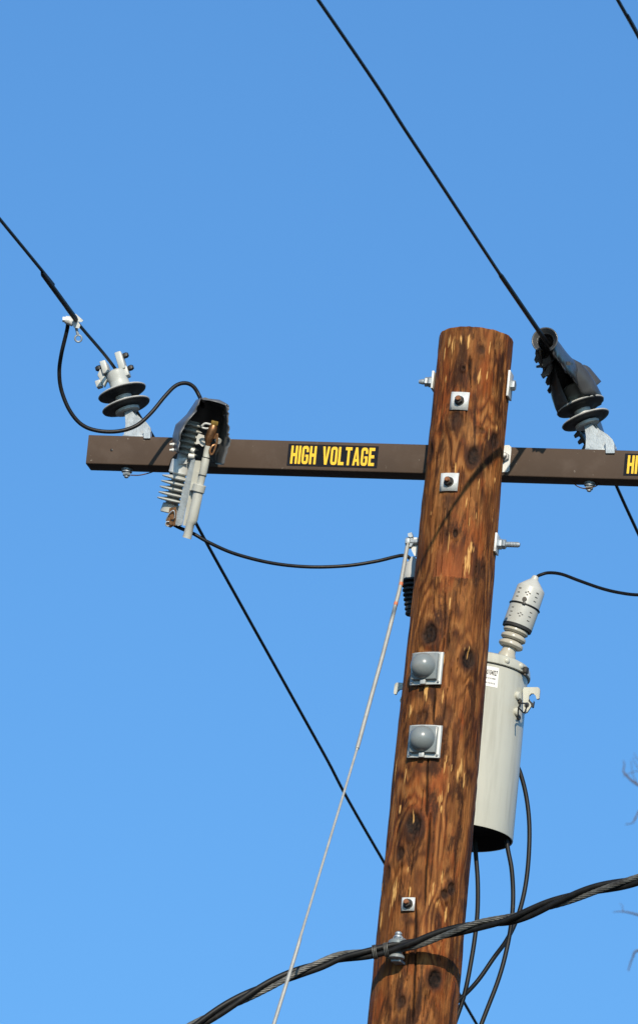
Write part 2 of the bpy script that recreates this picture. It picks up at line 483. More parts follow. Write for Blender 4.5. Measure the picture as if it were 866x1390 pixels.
m_wood = bpy.data.materials.new('creosoted_pole_wood'); m_wood.use_nodes = True
n = m_wood.node_tree; L = n.links.new; b = n.nodes['Principled BSDF']
def N_(t, **kw):
    x = n.nodes.new(t)
    for k_, v_ in kw.items(): setattr(x, k_, v_)
    return x
def attr(nm):
    x = N_('ShaderNodeAttribute'); x.attribute_name = nm
    return x.outputs['Fac']
def mathn(op, x, y=None, z=None):
    m_ = N_('ShaderNodeMath', operation=op)
    for i, v_ in enumerate((x, y, z)):
        if v_ is None: continue
        if isinstance(v_, (int, float)): m_.inputs[i].default_value = v_
        else: L(v_, m_.inputs[i])
    return m_.outputs[0]
def mixc(f, c1, c2, bt='MIX'):
    m_ = N_('ShaderNodeMix', data_type='RGBA', blend_type=bt)
    for i, v_ in ((0, f), (6, c1), (7, c2)):
        if isinstance(v_, (int, float)): m_.inputs[i].default_value = v_
        elif isinstance(v_, tuple): m_.inputs[i].default_value = v_ + (1,)
        else: L(v_, m_.inputs[i])
    return m_.outputs[2]
def noise(vec, sc_, det=4, ro=.55, dist=0.0):
    x = N_('ShaderNodeTexNoise'); x.inputs['Scale'].default_value = sc_; x.inputs['Detail'].default_value = det + 2
    x.inputs['Roughness'].default_value = ro; x.inputs['Distortion'].default_value = dist
    L(vec, x.inputs[0]); return x.outputs[0]
def rng(v_, lo, hi, o0=0.0, o1=1.0):
    x = N_('ShaderNodeMapRange'); L(v_, x.inputs[0])
    for i, q_ in ((1, lo), (2, hi), (3, o0), (4, o1)): x.inputs[i].default_value = q_
    return x.outputs[0]
def ramp(v_, els):
    x = N_('ShaderNodeValToRGB'); cr = x.color_ramp
    while len(cr.elements) < len(els): cr.elements.new(.5)
    for e_, (p_, c_) in zip(cr.elements, els): e_.position = p_; e_.color = c_ + (1,)
    L(v_, x.inputs[0]); return x.outputs[0]
tcn = N_('ShaderNodeTexCoord')
def stretched(sx, sz):
    m_ = N_('ShaderNodeMapping'); m_.inputs['Scale'].default_value = (sx, sx, sz)
    L(tcn.outputs['Object'], m_.inputs[0]); return m_.outputs[0]
gr = attr('ring')
wob = noise(stretched(45, 6), 1.0, 5, .6)
rings = mathn('SINE', mathn('MULTIPLY', mathn('ADD', gr, mathn('MULTIPLY', wob, .55)), 10.0))
band = rng(rings, -1, 1)
figure = rng(noise(stretched(8, 3), 1.0, 3), .38, .60, .25, 1.0)
flat_ = noise(stretched(26, 3.5), 1.0, 6, .65)
band = mathn('ADD', mathn('MULTIPLY', band, figure), mathn('MULTIPLY', flat_, mathn('SUBTRACT', 1.0, figure)))
base = ramp(band, [(0.0, (.068, .022, .007)), (.2, (.130, .044, .012)), (.5, (.208, .076, .020)), (.75, (.250, .098, .027)), (1.0, (.295, .128, .040))])
vo = N_('ShaderNodeTexVoronoi'); vo.inputs['Scale'].default_value = 1.0
vm = N_('ShaderNodeVectorMath', operation='ADD'); L(stretched(26, 9), vm.inputs[0])
vn = N_('ShaderNodeTexNoise'); vn.inputs['Scale'].default_value = 1.0; vn.inputs['Detail'].default_value = 5; L(stretched(60, 10), vn.inputs[0])
vs_ = N_('ShaderNodeVectorMath', operation='SCALE'); vs_.inputs[3].default_value = 1.1; L(vn.outputs[1], vs_.inputs[0]); L(vs_.outputs[0], vm.inputs[1])
L(vm.outputs[0], vo.inputs[0])
cell = N_('ShaderNodeSeparateColor'); L(vo.outputs['Color'], cell.inputs[0])
base = mixc(1.0, base, ramp(cell.outputs[0], [(.0, (.72, .68, .64)), (.5, (1, 1, 1)), (1.0, (1.22, 1.20, 1.18))]), 'MULTIPLY')
red = rng(noise(stretched(8, 2.6), 1.0, 6, .65), .52, .62)
base = mixc(mathn('MULTIPLY', red, .80), base, (.250, .060, .012))
tan = rng(noise(stretched(14, 4.0), 1.3, 6, .68, .4), .55, .66)
base = mixc(mathn('MULTIPLY', tan, .24), base, (.36, .17, .048))
dk = rng(noise(stretched(15, 3.2), 1.0, 8, .72, .5), .518, .60)
base = mixc(mathn('MULTIPLY', dk, .86), base, (.030, .011, .005))
dk2 = rng(noise(stretched(46, 8), 1.0, 6, .66, .5), .54, .66)
base = mixc(mathn('MULTIPLY', dk2, .58), base, (.022, .010, .006))
purple = rng(noise(stretched(20, 8), 1.7, 5, .65), .62, .72)
base = mixc(mathn('MULTIPLY', purple, .4), base, (.14, .062, .042))
fleck = rng(noise(stretched(190, 18), 1.0, 4, .7), .64, .72)
base = mixc(mathn('MULTIPLY', fleck, .40), base, (.48, .25, .070))
st = noise(stretched(150, 7), 1.0, 5, .75)
base = mixc(1.0, base, ramp(st, [(.30, (.40, .38, .36)), (.47, (.88, .88, .88)), (.60, (1.10, 1.09, 1.08)), (.78, (1.38, 1.34, 1.28))]), 'MULTIPLY')
base = mixc(mathn('MULTIPLY', attr('scar'), .6), base, (.30, .085, .025))
base = mixc(mathn('MULTIPLY', attr('halo'), .78), base, (.034, .014, .008))
base = mixc(attr('knot'), base, ramp(noise(stretched(90, 90), 1.0, 3), [(.35, (.008, .005, .004)), (.65, (.034, .017, .010))]))
base = mixc(attr('splinter'), base, ramp(st, [(.3, (.42, .19, .05)), (.7, (.72, .43, .15))]))
base = mixc(attr('crack'), base, (.012, .006, .004))
L(base, b.inputs['Base Color'])
b.inputs['Roughness'].default_value = .58
b.inputs['Specular IOR Level'].default_value = .12
bp = N_('ShaderNodeBump'); bp.inputs['Strength'].default_value = 1.0; bp.inputs['Distance'].default_value = .004
hh_ = mathn('ADD', mathn('MULTIPLY', st, .8), mathn('MULTIPLY', noise(stretched(260, 30), 1.0, 3), .5))
L(hh_, bp.inputs['Height']); L(bp.outputs[0], b.inputs['Normal'])
me.materials.append(m_wood)
pole = bpy.data.objects.new('utility_pole', me)
me.name = 'utility_pole'
col.objects.link(pole)
tag(pole, 'stout reddish brown wooden utility pole with dark knots and drying cracks', 'utility pole')
ORG[pole] = V((0, 0, 0))

# ------------------------------------------------------------------ bolts through the pole
def radial(p):
    return V((p.x, p.y, 0)).normalized()
def through_bolt(px, py, half, label, rod=.012, nut=.0165):
    p = pole_hit(px, py); nrm = radial(p); side = k.cross(nrm)
    c = p + nrm * .006
    t = thing('through_bolt', label, 'bolt', c, 'square washer bolts on the pole face')
    tl = (k * .998 + side * random.uniform(-.03, .03)).normalized(); sd_ = tl.cross(nrm)
    w = MB()                                  # washer bent slightly round the pole
    rows = []
    for i in range(7):
        u = -1 + i / 3
        rows.append([c + sd_ * (u * half) + tl * (v_ * half) - nrm * (u * u * half * half / .30 - .001) for v_ in (-1, 1)])
    w.sheet(rows)
    part('square_washer', w, m_galv_bright, t, solid=.005)
    lean = (nrm + k * .12).normalized()
    nb = MB(); nb.hexnut(c + nrm * .003, lean, nut, .017)
    nb.lathe(c + nrm * .002, lean, [(0, nut * 1.15), (.004, nut * 1.15)], 20)
    part('nut', nb, m_bolt_dark, t)
    rb = MB(); prof = [(0.01, nut * .56)]
    for i in range(6): prof += [(.018 + i * rod / 6, nut * .5), (.020 + i * rod / 6, nut * .57)]
    prof.append((.02 + rod, nut * .46))
    rb.lathe(c, lean, prof, 14)
    part('threaded_end', rb, m_rust, t, 'rust orange threaded bolt end')
    return t
through_bolt(624, 545, .0345, 'rusty bolt in a square washer just below the pole top, above the cross arm')
through_bolt(610, 655, .0345, 'rusty bolt in a square washer just below the shadow line and cross arm')
through_bolt(554.5, 1228, .025, 'small bolt in a square washer just above the twisted cable')

def side_bolt(py, sgn, label, rod, plate=(.034, .034), head=False, dz=0.0):
    z = z_at(py) + dz
    p = a * (sgn * (pole_r(z) + .002)) + k * z
    n_ = a * sgn
    t = thing('through_bolt', label, 'bolt', p, 'bolts on the flanks of the pole')
    w = MB(); w.box(p + n_ * .003, n_ * .004, d * plate[0], k * plate[1], .001)
    part('square_washer', w, m_galv_bright, t)
    nb = MB(); nb.hexnut(p + n_ * .006, n_, .021, .018)
    if not head: nb.hexnut(p + n_ * .0255, n_, .019, .012)
    part('nut', nb, m_galv, t)
    if not head:
        rb = MB(); prof = [(.01, .0105)]
        m_n = int(rod / .006)
        for i in range(m_n): prof += [(.036 + i * .006, .0095), (.039 + i * .006, .0110)]
        prof.append((.042 + rod, .007))
        rb.lathe(p, n_, prof, 16)
        part('threaded_end', rb, m_galv, t)
    return t
side_bolt(520, -1, 'short galvanised nut and bolt end on the pole flank near its top', .018)
side_bolt(522, 1, 'galvanised bolt head on the pole flank near its top, towards the covered insulator', .0, (.034, .05), True)
side_bolt(737, 1, 'long threaded galvanised bolt on the pole flank above the transformer bushing', .048, (.03, .036))

# grey domed covers over the transformer bolts
def dome_cover(px, py, label):
    p = pole_hit(px, py); nrm = radial(p); side = k.cross(nrm).normalized()
    t = thing('bolt_cover', label, 'bolt cover', p, 'domed bolt covers on the pole')
    half = .0625
    pl = MB(); rows = []
    for i in range(13):
        u = -1 + i / 6
        rows.append([p + nrm * (.010 - u * u * .007) + side * (u * half) + k * (v_ * half * (1.0 - .02 * u * u)) for v_ in (-1, -.97, -.5, 0, .5, .97, 1)])
    pl.sheet(rows)
    part('base_plate', pl, m_coverplate, t, solid=.009)
    rp_ = MB(); rp_.box(p + nrm * .020 + k * .004, side * .050, nrm * .010, k * .050, .003)
    part('raised_plate', rp_, m_dome, t)
    dm = MB(); pr = [(0, .049)]
    for i in range(1, 12):
        an = math.pi / 2 * i / 12
        pr.append((.049 * math.sin(an), .049 * math.cos(an)))
    pr.append((.049, .002))
    dm.lathe(p + nrm * .026 - side * .004 + k * .005, (nrm - side * .10).normalized(), [(-.006, .0495)] + pr, 40)
    part('dome', dm, m_dome, t)
    cl = MB(); cl.box(p + nrm * .022 - k * .055 - side * .002, side * .010, nrm * .007, k * .009, .002)
    part('clip', cl, m_coverplate, t)
    for sx2 in (-1, 1):
        sc_ = MB(); sc_.lathe(p + nrm * .010 + side * (sx2 * .053) - k * .052, nrm, [(0, .0045), (.004, .0045), (.0055, .003)], 12)
        part('screw', sc_, m_bolt_grey, t)
dome_cover(580, 908.5, 'grey domed bolt cover just under the large dark knot, upper one of two')
dome_cover(577, 1007.5, 'grey domed bolt cover lower down the pole, level with the tank middle')

# ------------------------------------------------------------------ cross arm
p1 = PQ(121, 590, .152); p2 = PQ(866, 611.5, .152)
ZA = (p1.z + p2.z) / 2 - .057
slope = (p2.z - p1.z) / ((p2 - p1).dot(a))
S0 = p1.dot(a)
QF, HH, DD = .152, .057, .090
ax_a = (a + k * slope).normalized(); ax_k = (k - a * slope).normalized()
def arm_pt(s_, q, h):                        # on the arm: along, depth behind the pole axis, height above arm centre
    zc = p1.z - HH + (s_ - S0) * slope
    return A(s_, q, zc) + ax_k * h
S1 = -S0 * 1.0
arm = thing('cross_arm', 'long brown box section cross arm bolted behind the wooden pole', 'cross arm', arm_pt(0, QF, 0))
bm_ = MB()
def rrect(s_, w, h, r_, n_=3):
    pts = []
    for cx_, cy_, a0 in ((w - r_, h - r_, 0), (-w + r_, h - r_, 90), (-w + r_, -h + r_, 180), (w - r_, -h + r_, 270)):
        for i in range(n_ + 1):
            an = R(a0 + 90 * i / n_)
            pts.append(arm_pt(s_, QF + DD / 2 + cx_ + r_ * math.cos(an), cy_ + r_ * math.sin(an)))
    return pts
secs = [S0 + (S1 - S0) * i / 12 for i in range(13)]
ns = 16
vv = []; ff = []
for s_ in secs: vv += rrect(s_, DD / 2, HH, .005)
base_in = len(vv)
for s_ in secs: vv += rrect(s_, DD / 2 - .006, HH - .006, .003)
for i in range(12):
    for j in range(ns):
        j2 = (j + 1) % ns
        ff.append((i * ns + j, i * ns + j2, (i + 1) * ns + j2, (i + 1) * ns + j))
        o_ = base_in
        ff.append((o_ + i * ns + j, o_ + (i + 1) * ns + j, o_ + (i + 1) * ns + j2, o_ + i * ns + j2))
for e_ in (0, 12):
    for j in range(ns):
        j2 = (j + 1) % ns
        ff.append((e_ * ns + j, e_ * ns + j2, base_in + e_ * ns + j2, base_in + e_ * ns + j))
bm_.add(vv, ff)
part('beam', bm_, m_arm, arm)
for e_ in (S0, S1):
    cb = MB(); sg = 1 if e_ < 0 else -1
    cb.box(arm_pt(e_ + sg * .012, QF + DD / 2, 0), ax_a * .006, d * (DD / 2 - .0065), ax_k * (HH - .0065))
    part('end_plug', cb, m_black, arm)
# gain plate between pole and arm, right of the pole
gp = MB()
zg = zoom(540, 430, 4.811)
q_ = QF - .006
ol = [(683, 850), (700, 838), (725, 838), (738, 850), (738, 872), (726, 1000), (714, 1014), (690, 1014), (600, 1014), (610, 840)]
gp.prism([zg(x, y, q_) for x, y in ol], d * .0055)
gpo = part('gain_plate', gp, m_galv_bright, arm, 'pale galvanised plate between pole and arm')
gn = MB(); pc = zg(700, 918, q_)
gn.hexnut(pc + d * .002, -d, .017, .016); gn.lathe(pc - d * .012, -d, [(0, .009), (.022, .009), (.024, .006)], 12)
part('nut', gn, m_bolt_grey, gpo)
for sgn in (-1,):
    rv = MB(); pc = arm_pt(S0 + .095, QF - .0005, -.001)
    rv.lathe(pc, -d, [(-.001, .005), (.001, .005), (.002, .003)], 12)
    part('drilled_hole', rv, m_black, arm)

# warning stickers
def glyphs():
    t = .34; h = .17
    G = {}
    Q = lambda x0, y0, x1, y1: [(x0, y0), (x1, y0), (x1, y1), (x0, y1)]
    G['H'] = (1.0, [Q(0, 0, t, 1), Q(1 - t, 0, 1, 1), Q(t, .42, 1 - t, .59)])
    G['I'] = (t, [Q(0, 0, t, 1)])
    G['L'] = (.86, [Q(0, 0, t, 1), Q(t, 0, .86, h)])
    G['T'] = (.98, [Q(0, 1 - h, .98, 1), Q(.49 - t / 2, 0, .49 + t / 2, 1 - h)])
    G['E'] = (.88, [Q(0, 0, t, 1), Q(t, 0, .88, h), Q(t, .42, .82, .42 + h), Q(t, 1 - h, .88, 1)])
    G['V'] = (1.06, [[(0, 1), (.35, 1), (.53, .30), (.53, 0), (.34, 0)], [(1.06, 1), (.71, 1), (.53, .30), (.53, 0), (.72, 0)]])
    G['A'] = (1.06, [[(0, 0), (.34, 0), (.53, .74), (.53, 1), (.36, 1)], [(1.06, 0), (.72, 0), (.53, .74), (.53, 1), (.70, 1)],
                     [(.395, .215), (.665, .215), (.63, .35), (.43, .35)]])
    def arc_ring(parts):
        o_, i_ = [], []
        for cx_, cy_, a0 in ((.66, .80, 0), (.34, .80, 90), (.34, .20, 180), (.66, .20, 270)):
            for q in range(5):
                an = R(a0 + 22.5 * q)
                o_.append((cx_ + .34 * math.cos(an), cy_ + .20 * math.sin(an)))
                i_.append((.5 + (.16 if cx_ > .5 else -.16) * 1.0 + .0 * math.cos(an) if False else (.66 if cx_ > .5 else .34) - (.06 if cx_ > .5 else -.06) + .06 * math.cos(an), cy_ + .04 * math.sin(an)))
        n_ = len(o_)
        return [[o_[q], o_[(q + 1) % n_], i_[(q + 1) % n_], i_[q]] for q in range(n_) if q not in parts]
    G['O'] = (1.0, arc_ring(()))
    G['G'] = (1.0, arc_ring((19,)) + [Q(.50, .40, .655, .52)] + [[(.66, .20), (1.0, .20), (1.0, .52), (.66, .52)]] + [[(.66, .66), (1.0, .66), (1.0, .80), (.66, .80)]])
    return G
GL = glyphs()
def sticker(s0, s1, label, seedv):
    hgt = .0425
    cc = arm_pt((s0 + s1) / 2, QF, .001)
    t = thing('warning_sticker', label, 'warning sign', cc, 'yellow on black warning stickers along the cross arm')
    w = (s1 - s0) / 2
    pb = MB(); pb.box(cc - d * .0010, ax_a * w, d * .0009, ax_k * hgt)
    part('backing', pb, m_signblack, t)
    word = 'HIGH VOLTAGE'
    gap, sp = .16, .62
    tot = sum(sp if c == ' ' else GL[c][0] for c in word) + gap * (len(word) - 1)
    sc_ = (2 * w - .024) / tot
    hl = .071
    x = -w + .012
    for c in word:
        if c == ' ':
            x += (sp + gap) * sc_; continue
        wd, polys = GL[c]
        lb = MB()
        for pl_ in polys:
            pts = [cc - d * .0024 + ax_a * (x + px_ * sc_) + ax_k * ((py_ - .5) * hl) for px_, py_ in pl_]
            lb.add(pts, [tuple(range(len(pts)))])
        part('letter', lb, m_yellow, t, recalc=False)
        x += (wd + gap) * sc_
sA = PQ(391, 615, QF).dot(a); sB = PQ(513, 618, QF).dot(a)
sticker(sA, sB, 'yellow and black HIGH VOLTAGE sticker between the fuse cutout and the wooden pole', 1)
sC = PQ(847, 628, QF).dot(a)
sticker(sC, sC + (sB - sA), 'yellow and black HIGH VOLTAGE sticker beyond the insulator under the black wildlife cover', 2)

# ------------------------------------------------------------------ pin insulators on the arm
QM = QF + DD / 2
def stud(px, py, q, t):
    p = PQ(px, py, q)
    p = arm_pt(p.dot(a), q, -HH)
    b_ = MB(); b_.lathe(p, -k, [(-.001, .017), (.003, .017)], 20)
    b_.lathe(p - k * .003, -k, [(0, .021), (.006, .021), (.008, .014), (.009, .020), (.013, .020)], 20)
    b_.hexnut(p - k * .015, -k, .016, .014)
    b_.lathe(p - k * .02, -k, [(0, .009), (.015, .009), (.018, .006)], 12)
    part('stud_nut', b_, m_galv, t)
    return p
def insulator(base, top, label, zb, tabs, dark=True, jaws=True):
    bq, tq = base, top
    nrm = (tq - bq); Ln = nrm.length; nrm.normalize()
    t = thing('pin_insulator', label, 'insulator', bq, 'pin insulators on the cross arm')
    side = nrm.cross(d).normalized()          # to the right
    if side.dot(a) < 0: side = -side
    fwd = side.cross(nrm).normalized()
    if fwd.dot(d) > 0: fwd = -fwd
    # bracket: flared galvanised foot, hooked over the arm edges
    ft = MB(); ft.prism([zb(x, y, QF + .022) for x, y in tabs], d * .012)
    ft.prism([zb(x + 18, y, QF + .056) for x, y in tabs], d * .010)
    br = part('bracket', ft, m_galv, t)
    hk = MB()
    xs = max(x for x, y in tabs)
    yb = max(y for x, y in tabs)
    pl_ = [zb(x, y, QF - .008) for x, y in ((xs - 55, yb - 70), (xs - 18, yb - 68), (xs + 4, yb - 40), (xs + 6, yb + 26), (xs - 52, yb + 26))]
    hk.prism(pl_, d * .030)
    part('hook_tab', hk, m_galv, br)
    base_pl = MB(); c0 = (bq - k * .0) ; base_pl.box(arm_pt(c0.dot(a), QM, HH + .004), ax_a * .045, d * .034, ax_k * .0035, .001)
    part('foot_plate', base_pl, m_galv, br)
    sk = MB(); sk.cyl(bq + nrm * (.20 * Ln), bq + nrm * (.50 * Ln), .017, 20, .014)
    part('pin', sk, m_galv, t)
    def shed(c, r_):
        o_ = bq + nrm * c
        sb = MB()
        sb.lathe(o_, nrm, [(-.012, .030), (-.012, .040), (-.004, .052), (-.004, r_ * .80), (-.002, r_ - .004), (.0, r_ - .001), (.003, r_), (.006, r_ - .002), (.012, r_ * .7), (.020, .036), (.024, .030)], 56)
        return part('shed', sb, m_shed if dark else m_poly, t)  # dark: underside shade is put into the colour of the whole disc
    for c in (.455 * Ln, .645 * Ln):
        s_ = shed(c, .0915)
        rb = MB(); rb.torus(bq + nrm * (c + .0055), nrm, .0905, .0028, 56, 6)
        part('rim', rb, m_rim, s_)
    sk2 = MB(); sk2.lathe(bq + nrm * (.455 * Ln - .020), nrm, [(0, .041), (.0, .046), (.010, .047), (.012, .041)], 40)
    part('collar_ring', sk2, m_poly, t)
    cb = MB(); cb.lathe(bq + nrm * (.46 * Ln), nrm, [(0, .033), (.03, .031), (.19 * Ln, .033), (.215 * Ln, .046), (.25 * Ln, .044), (.29 * Ln, .0385), (.36 * Ln, .037), (.40 * Ln, .041), (.47 * Ln, .042), (.50 * Ln, .030)], 40)
    part('body', cb, m_poly, t)
    if jaws:
        tp = bq + nrm * (Ln * .97)
        j1 = MB(); j1.box(tp + side * .030 + nrm * .024 + fwd * .0, side * .013, fwd * .030, nrm * .036, .005)
        j1.box(tp + side * .030 - nrm * .020, side * .018, fwd * .022, nrm * .020, .005)
        part('clamp_jaw', j1, m_poly, t)
        j2 = MB(); j2.box(tp - side * .034 + nrm * .018, side * .012, fwd * .036, nrm * .026, .005)
        j2.box(tp - side * .054 - nrm * .014 + fwd * .006, (side * .010 + nrm * .012), fwd * .014, (nrm * .026 - side * .006), .004)
        j2.box(tp - side * .074 - nrm * .034 + fwd * .008, side * .011, fwd * .016, nrm * .014, .003)
        part('clamp_jaw', j2, m_poly, t)
        for (ox, on, fx) in ((.056, .044, 0), (.062, -.012, .008), (-.062, .026, .012)):
            b_ = MB(); o_ = tp + side * ox + nrm * on + fwd * fx
            b_.hexnut(o_ - side * (.012 if ox > 0 else -.012), side * (1 if ox > 0 else -1), .0115, .016)
            b_.cyl(o_ - side * (.03 if ox > 0 else -.03), o_ + side * (.008 if ox > 0 else -.008), .008, 12)
            part('clamp_bolt', b_, m_black, t)
    return t, bq, nrm, side, fwd, Ln
z3 = zoom(110, 460, 6.66)
baseL = arm_pt(PQ(186, 588, QM).dot(a), QM, HH)
topL = PQ(156.5, 500, QM - .015)
tabsL = [(376, 600), (440, 592), (470, 660), (520, 712), (575, 752), (610, 800), (622, 872), (388, 872), (405, 780), (400, 680)]
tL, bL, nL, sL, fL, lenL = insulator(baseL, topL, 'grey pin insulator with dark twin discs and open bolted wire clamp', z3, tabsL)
stud(173, 637, QM, tL)
bw = MB(); bw.tube(smooth([PQ(178, 645, QM - .01), PQ(190, 645, QM - .02), PQ(203, 642, QM), PQ(215, 638, QM + .02), arm_pt(PQ(218, 635, QM).dot(a), QM + .02, -HH)], 5), .0022, 6)
part('bonding_wire', bw, m_bronze, tL)
z5 = zoom(690, 430, 4.92)
baseR = arm_pt(PQ(812, 608, QM).dot(a), QM, HH)
topR = PQ(775, 519, QM - .02)
tabsR = [(495, 690), (540, 672), (556, 720), (590, 755), (640, 785), (675, 820), (700, 875), (700, 884), (512, 884), (516, 800), (505, 730)]
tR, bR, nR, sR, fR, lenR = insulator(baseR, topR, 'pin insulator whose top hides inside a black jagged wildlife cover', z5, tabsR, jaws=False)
stud(800, 655, QM, tR)
bw = MB(); bw.tube(smooth([PQ(776, 654, QM), PQ(783, 660, QM - .01), PQ(792, 663, QM - .02), PQ(800, 662, QM - .025), PQ(808, 660, QM), PQ(815, 655, QM + .03)], 5), .0022, 6)
part('bonding_wire', bw, m_bronze, tR)
# third insulator towards the far end of the arm, mostly out of frame: same kind
bT = arm_pt(PQ(1150, 618, QM).dot(a), QM, HH); tT = bT + (topL - baseL)
zz3 = lambda x, y, q: z3(x, y, q) + (bT - baseL)
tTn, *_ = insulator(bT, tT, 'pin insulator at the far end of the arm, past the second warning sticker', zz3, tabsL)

# ------------------------------------------------------------------ line conductors
def conductor(near, pin, far, label, rad=.0062, sleeve=None, gr_='overhead line conductors'):
    pts = near + [pin] + far
    pts = smooth(pts, 10)
    b_ = MB(); b_.tube(pts, rad, 10)
    o = solo('line_conductor', b_, m_cable, label, 'wire', pin, gr_)
    return o, pts
wz = topL.z
nearL = PZ(0, 297, wz - .02)
dirL = (nearL - topL).normalized()
nl2 = PZ(100, 431, wz - .005)
azL = V((-dirL.x, -dirL.y, 0)).normalized()
far_px = [(187, 560), (211, 598), (262, 702), (330, 826), (370, 898), (440, 1024), (515, 1160)]
farL = []
hL = V((math.sin(R(16.5)), math.cos(R(16.5)), 0))
for (x, y) in far_px: farL.append(PV(x, y, topL, hL))
e_ = (farL[-1] - farL[-3]).normalized(); farL += [farL[-1] + e_ * 4 + k * .1, farL[-1] + e_ * 12 + k * .6]
condL, ptsL = conductor([nearL + dirL * 24 - k * .9, nearL + dirL * 8 - k * .15, nearL, PZ(60, 373, wz - .012), nl2], topL + nL * .0, farL, 'black line wire held by the open clamp insulator, jumper clamped on it')
sv = MB(); sA_ = PZ(58, 371, wz - .012); sB_ = PZ(104, 434, wz - .004)
sv.tube([sA_, sA_ + (sB_ - sA_) * .03, sB_ - (sB_ - sA_) * .05, sB_], [.0065, .0098, .0098, .0075], 12)
part('sleeve', sv, m_cable, condL)

wzR = topR.z + .01
nearR = PZ(432, 0, wzR - .05)
dirR = (nearR - topR).normalized()
hR = V((math.sin(R(15.5)), math.cos(R(15.5)), 0))
farR = [PV(x, y, topR, hR) for (x, y) in ((800, 572), (835, 657), (866, 725), (900, 797))]
e_ = (farR[-1] - farR[-2]).normalized(); farR += [farR[-1] + e_ * 3 + k * .05, farR[-1] + e_ * 14 + k * .7]
condR, ptsR = conductor([nearR + dirR * 22 - k * .8, nearR + dirR * 6 - k * .1, nearR, PZ(560, 192, wzR - .035), PZ(680, 375, wzR - .012), PZ(737, 458, wzR - .002)], topR, farR, 'black line wire running out of the jagged black wildlife cover')
sv = MB(); sA_ = PZ(678, 372, wzR - .012); sB_ = PZ(745, 470, wzR - .001)
sv.tube([sA_, sA_ + (sB_ - sA_) * .03, sB_], [.0064, .0088, .0088], 12)
part('sleeve', sv, m_cable, condR)
n3 = PZ(838, 0, tT.z - .05); dir3 = (n3 - tT).normalized()
cond3, pts3 = conductor([n3 + dir3 * 20 - k * .8, n3 + dir3 * 6 - k * .1, n3, PZ(866, 50, tT.z - .045)], tT, [tT + hR * 2 - k * .1, tT + hR * 8 - k * .4], 'black line wire running to the insulator at the far end of the arm')

# ------------------------------------------------------------------ hot line clamp and jumper on the conductor
zc1 = lambda zx, zy: (60 + zx / 3.093, 400 + zy / 3.093)
hp = PZ(101, 436.5, wz - .005)
wdir = dirL
zq = lambda zx, zy, off=0.0: on_plane(*zc1(zx, zy), hp, fw) - fw * off
hc = thing('hot_line_clamp', 'small silvery screw clamp with eye ring hung on the open line wire', 'wire clamp', hp)
b_ = MB()
b_.prism([zq(122, 84, .014), zq(134, 80, .014), zq(166, 108, .014), zq(158, 116, .014), zq(140, 112, .014)], fw * .03)
b_.prism([zq(118, 108, .017), zq(138, 104, .017), zq(154, 128, .017), zq(148, 142, .017), zq(126, 138, .017)], fw * .034)
part('clamp_body', b_, m_galv_bright, hc)
b_ = MB(); b_.tube([zq(90, 104), zq(104, 107), zq(126, 124)], [.014, .017, .011], 14)
b_.hexnut(zq(92, 104), (zq(80, 104) - zq(92, 104)), .011, .012)
part('jumper_terminal', b_, m_galv_bright, hc)
b_ = MB(); b_.tube([zq(134, 130), zq(138, 148), zq(143, 168)], .0055, 10); b_.torus(zq(145, 184), fw, .0125, .0036, 20, 8)
part('eye_screw', b_, m_galv, hc)

# fuse cutout frame -------------------------------------------------
CO = PQ(255, 640, -.02)
def CZ(zx, zy, f=0.0):                       # f: metres towards the camera
    px, py = 200 + zx / 6.186, 520 + zy / 6.186
    return on_plane(px, py, CO, fw) - fw * f
jpx = [(94, 434), (91.5, 448), (84, 480), (81, 505), (84, 530), (95, 557), (111, 576), (132, 584.5), (160, 585.5), (185, 578), (205, 561), (225, 537), (239, 523.5), (252, 520), (263, 525), (271, 538)]
qh = hp.dot(d)
jp = [zq(102, 107)]
for i, (x, y) in enumerate(jpx):
    f_ = i / (len(jpx) - 1)
    if i == 0: continue
    jp.append(PQ(x, y, qh * (1 - f_) ** 1.3 + (-.05) * (1 - (1 - f_) ** 1.3)))
jp.append(CZ(470, 200, -.01))
b_ = MB(); b_.tube(smooth(jp, 8), .0076, 12)
solo('jumper_cable', b_, m_cable, 'black jumper cable looping from the wire clamp to the hooded fuse cutout', 'cable', jp[0])

# ------------------------------------------------------------------ fuse cutout
cut = thing('fuse_cutout', 'grey ribbed fuse cutout with bronze fittings hanging tilted before the arm', 'fuse cutout', CO)
up13 = (CZ(510, 540) - CZ(335, 1300)).normalized()
sc2 = 1 / 2264.0
def axis_at(y): return 215 + (980 - y) * .23
b_ = MB(); b_.cyl(CZ(axis_at(1060), 1060), CZ(axis_at(320) + 20, 320), 56 * sc2, 24)
core = part('core', b_, m_poly, cut)
for yy in (992, 946, 900, 852, 806, 592, 546, 500, 452, 404, 356):
    b_ = MB(); rr_ = (134 if yy > 700 else 98) * sc2; xo_ = 0 if yy > 700 else 25
    b_.lathe(CZ(axis_at(yy) + xo_, yy), up13, [(-.004, .028), (-.003, rr_ * .75), (-.001, rr_ - .002), (.002, rr_), (.0045, rr_ - .002), (.009, rr_ * .6), (.012, .028)], 40)
    part('shed', b_, m_poly, cut)
b_ = MB(); b_.cyl(CZ(axis_at(1095), 1095), CZ(axis_at(1015), 1015), 82 * sc2, 28, 74 * sc2, .003)
part('end_casting', b_, m_tube, cut)
b_ = MB(); b_.cyl(CZ(axis_at(765), 765), CZ(axis_at(650), 650), 88 * sc2, 32, 84 * sc2, .004)
b_.box(CZ(300, 655, .036), rt * .016, up * .012, fw * .010, .003)
part('mounting_band', b_, m_galv_bright, cut)
b_ = MB()
pb_ = CZ(axis_at(705), 705); arm_face = PQ(256, 612, QF)
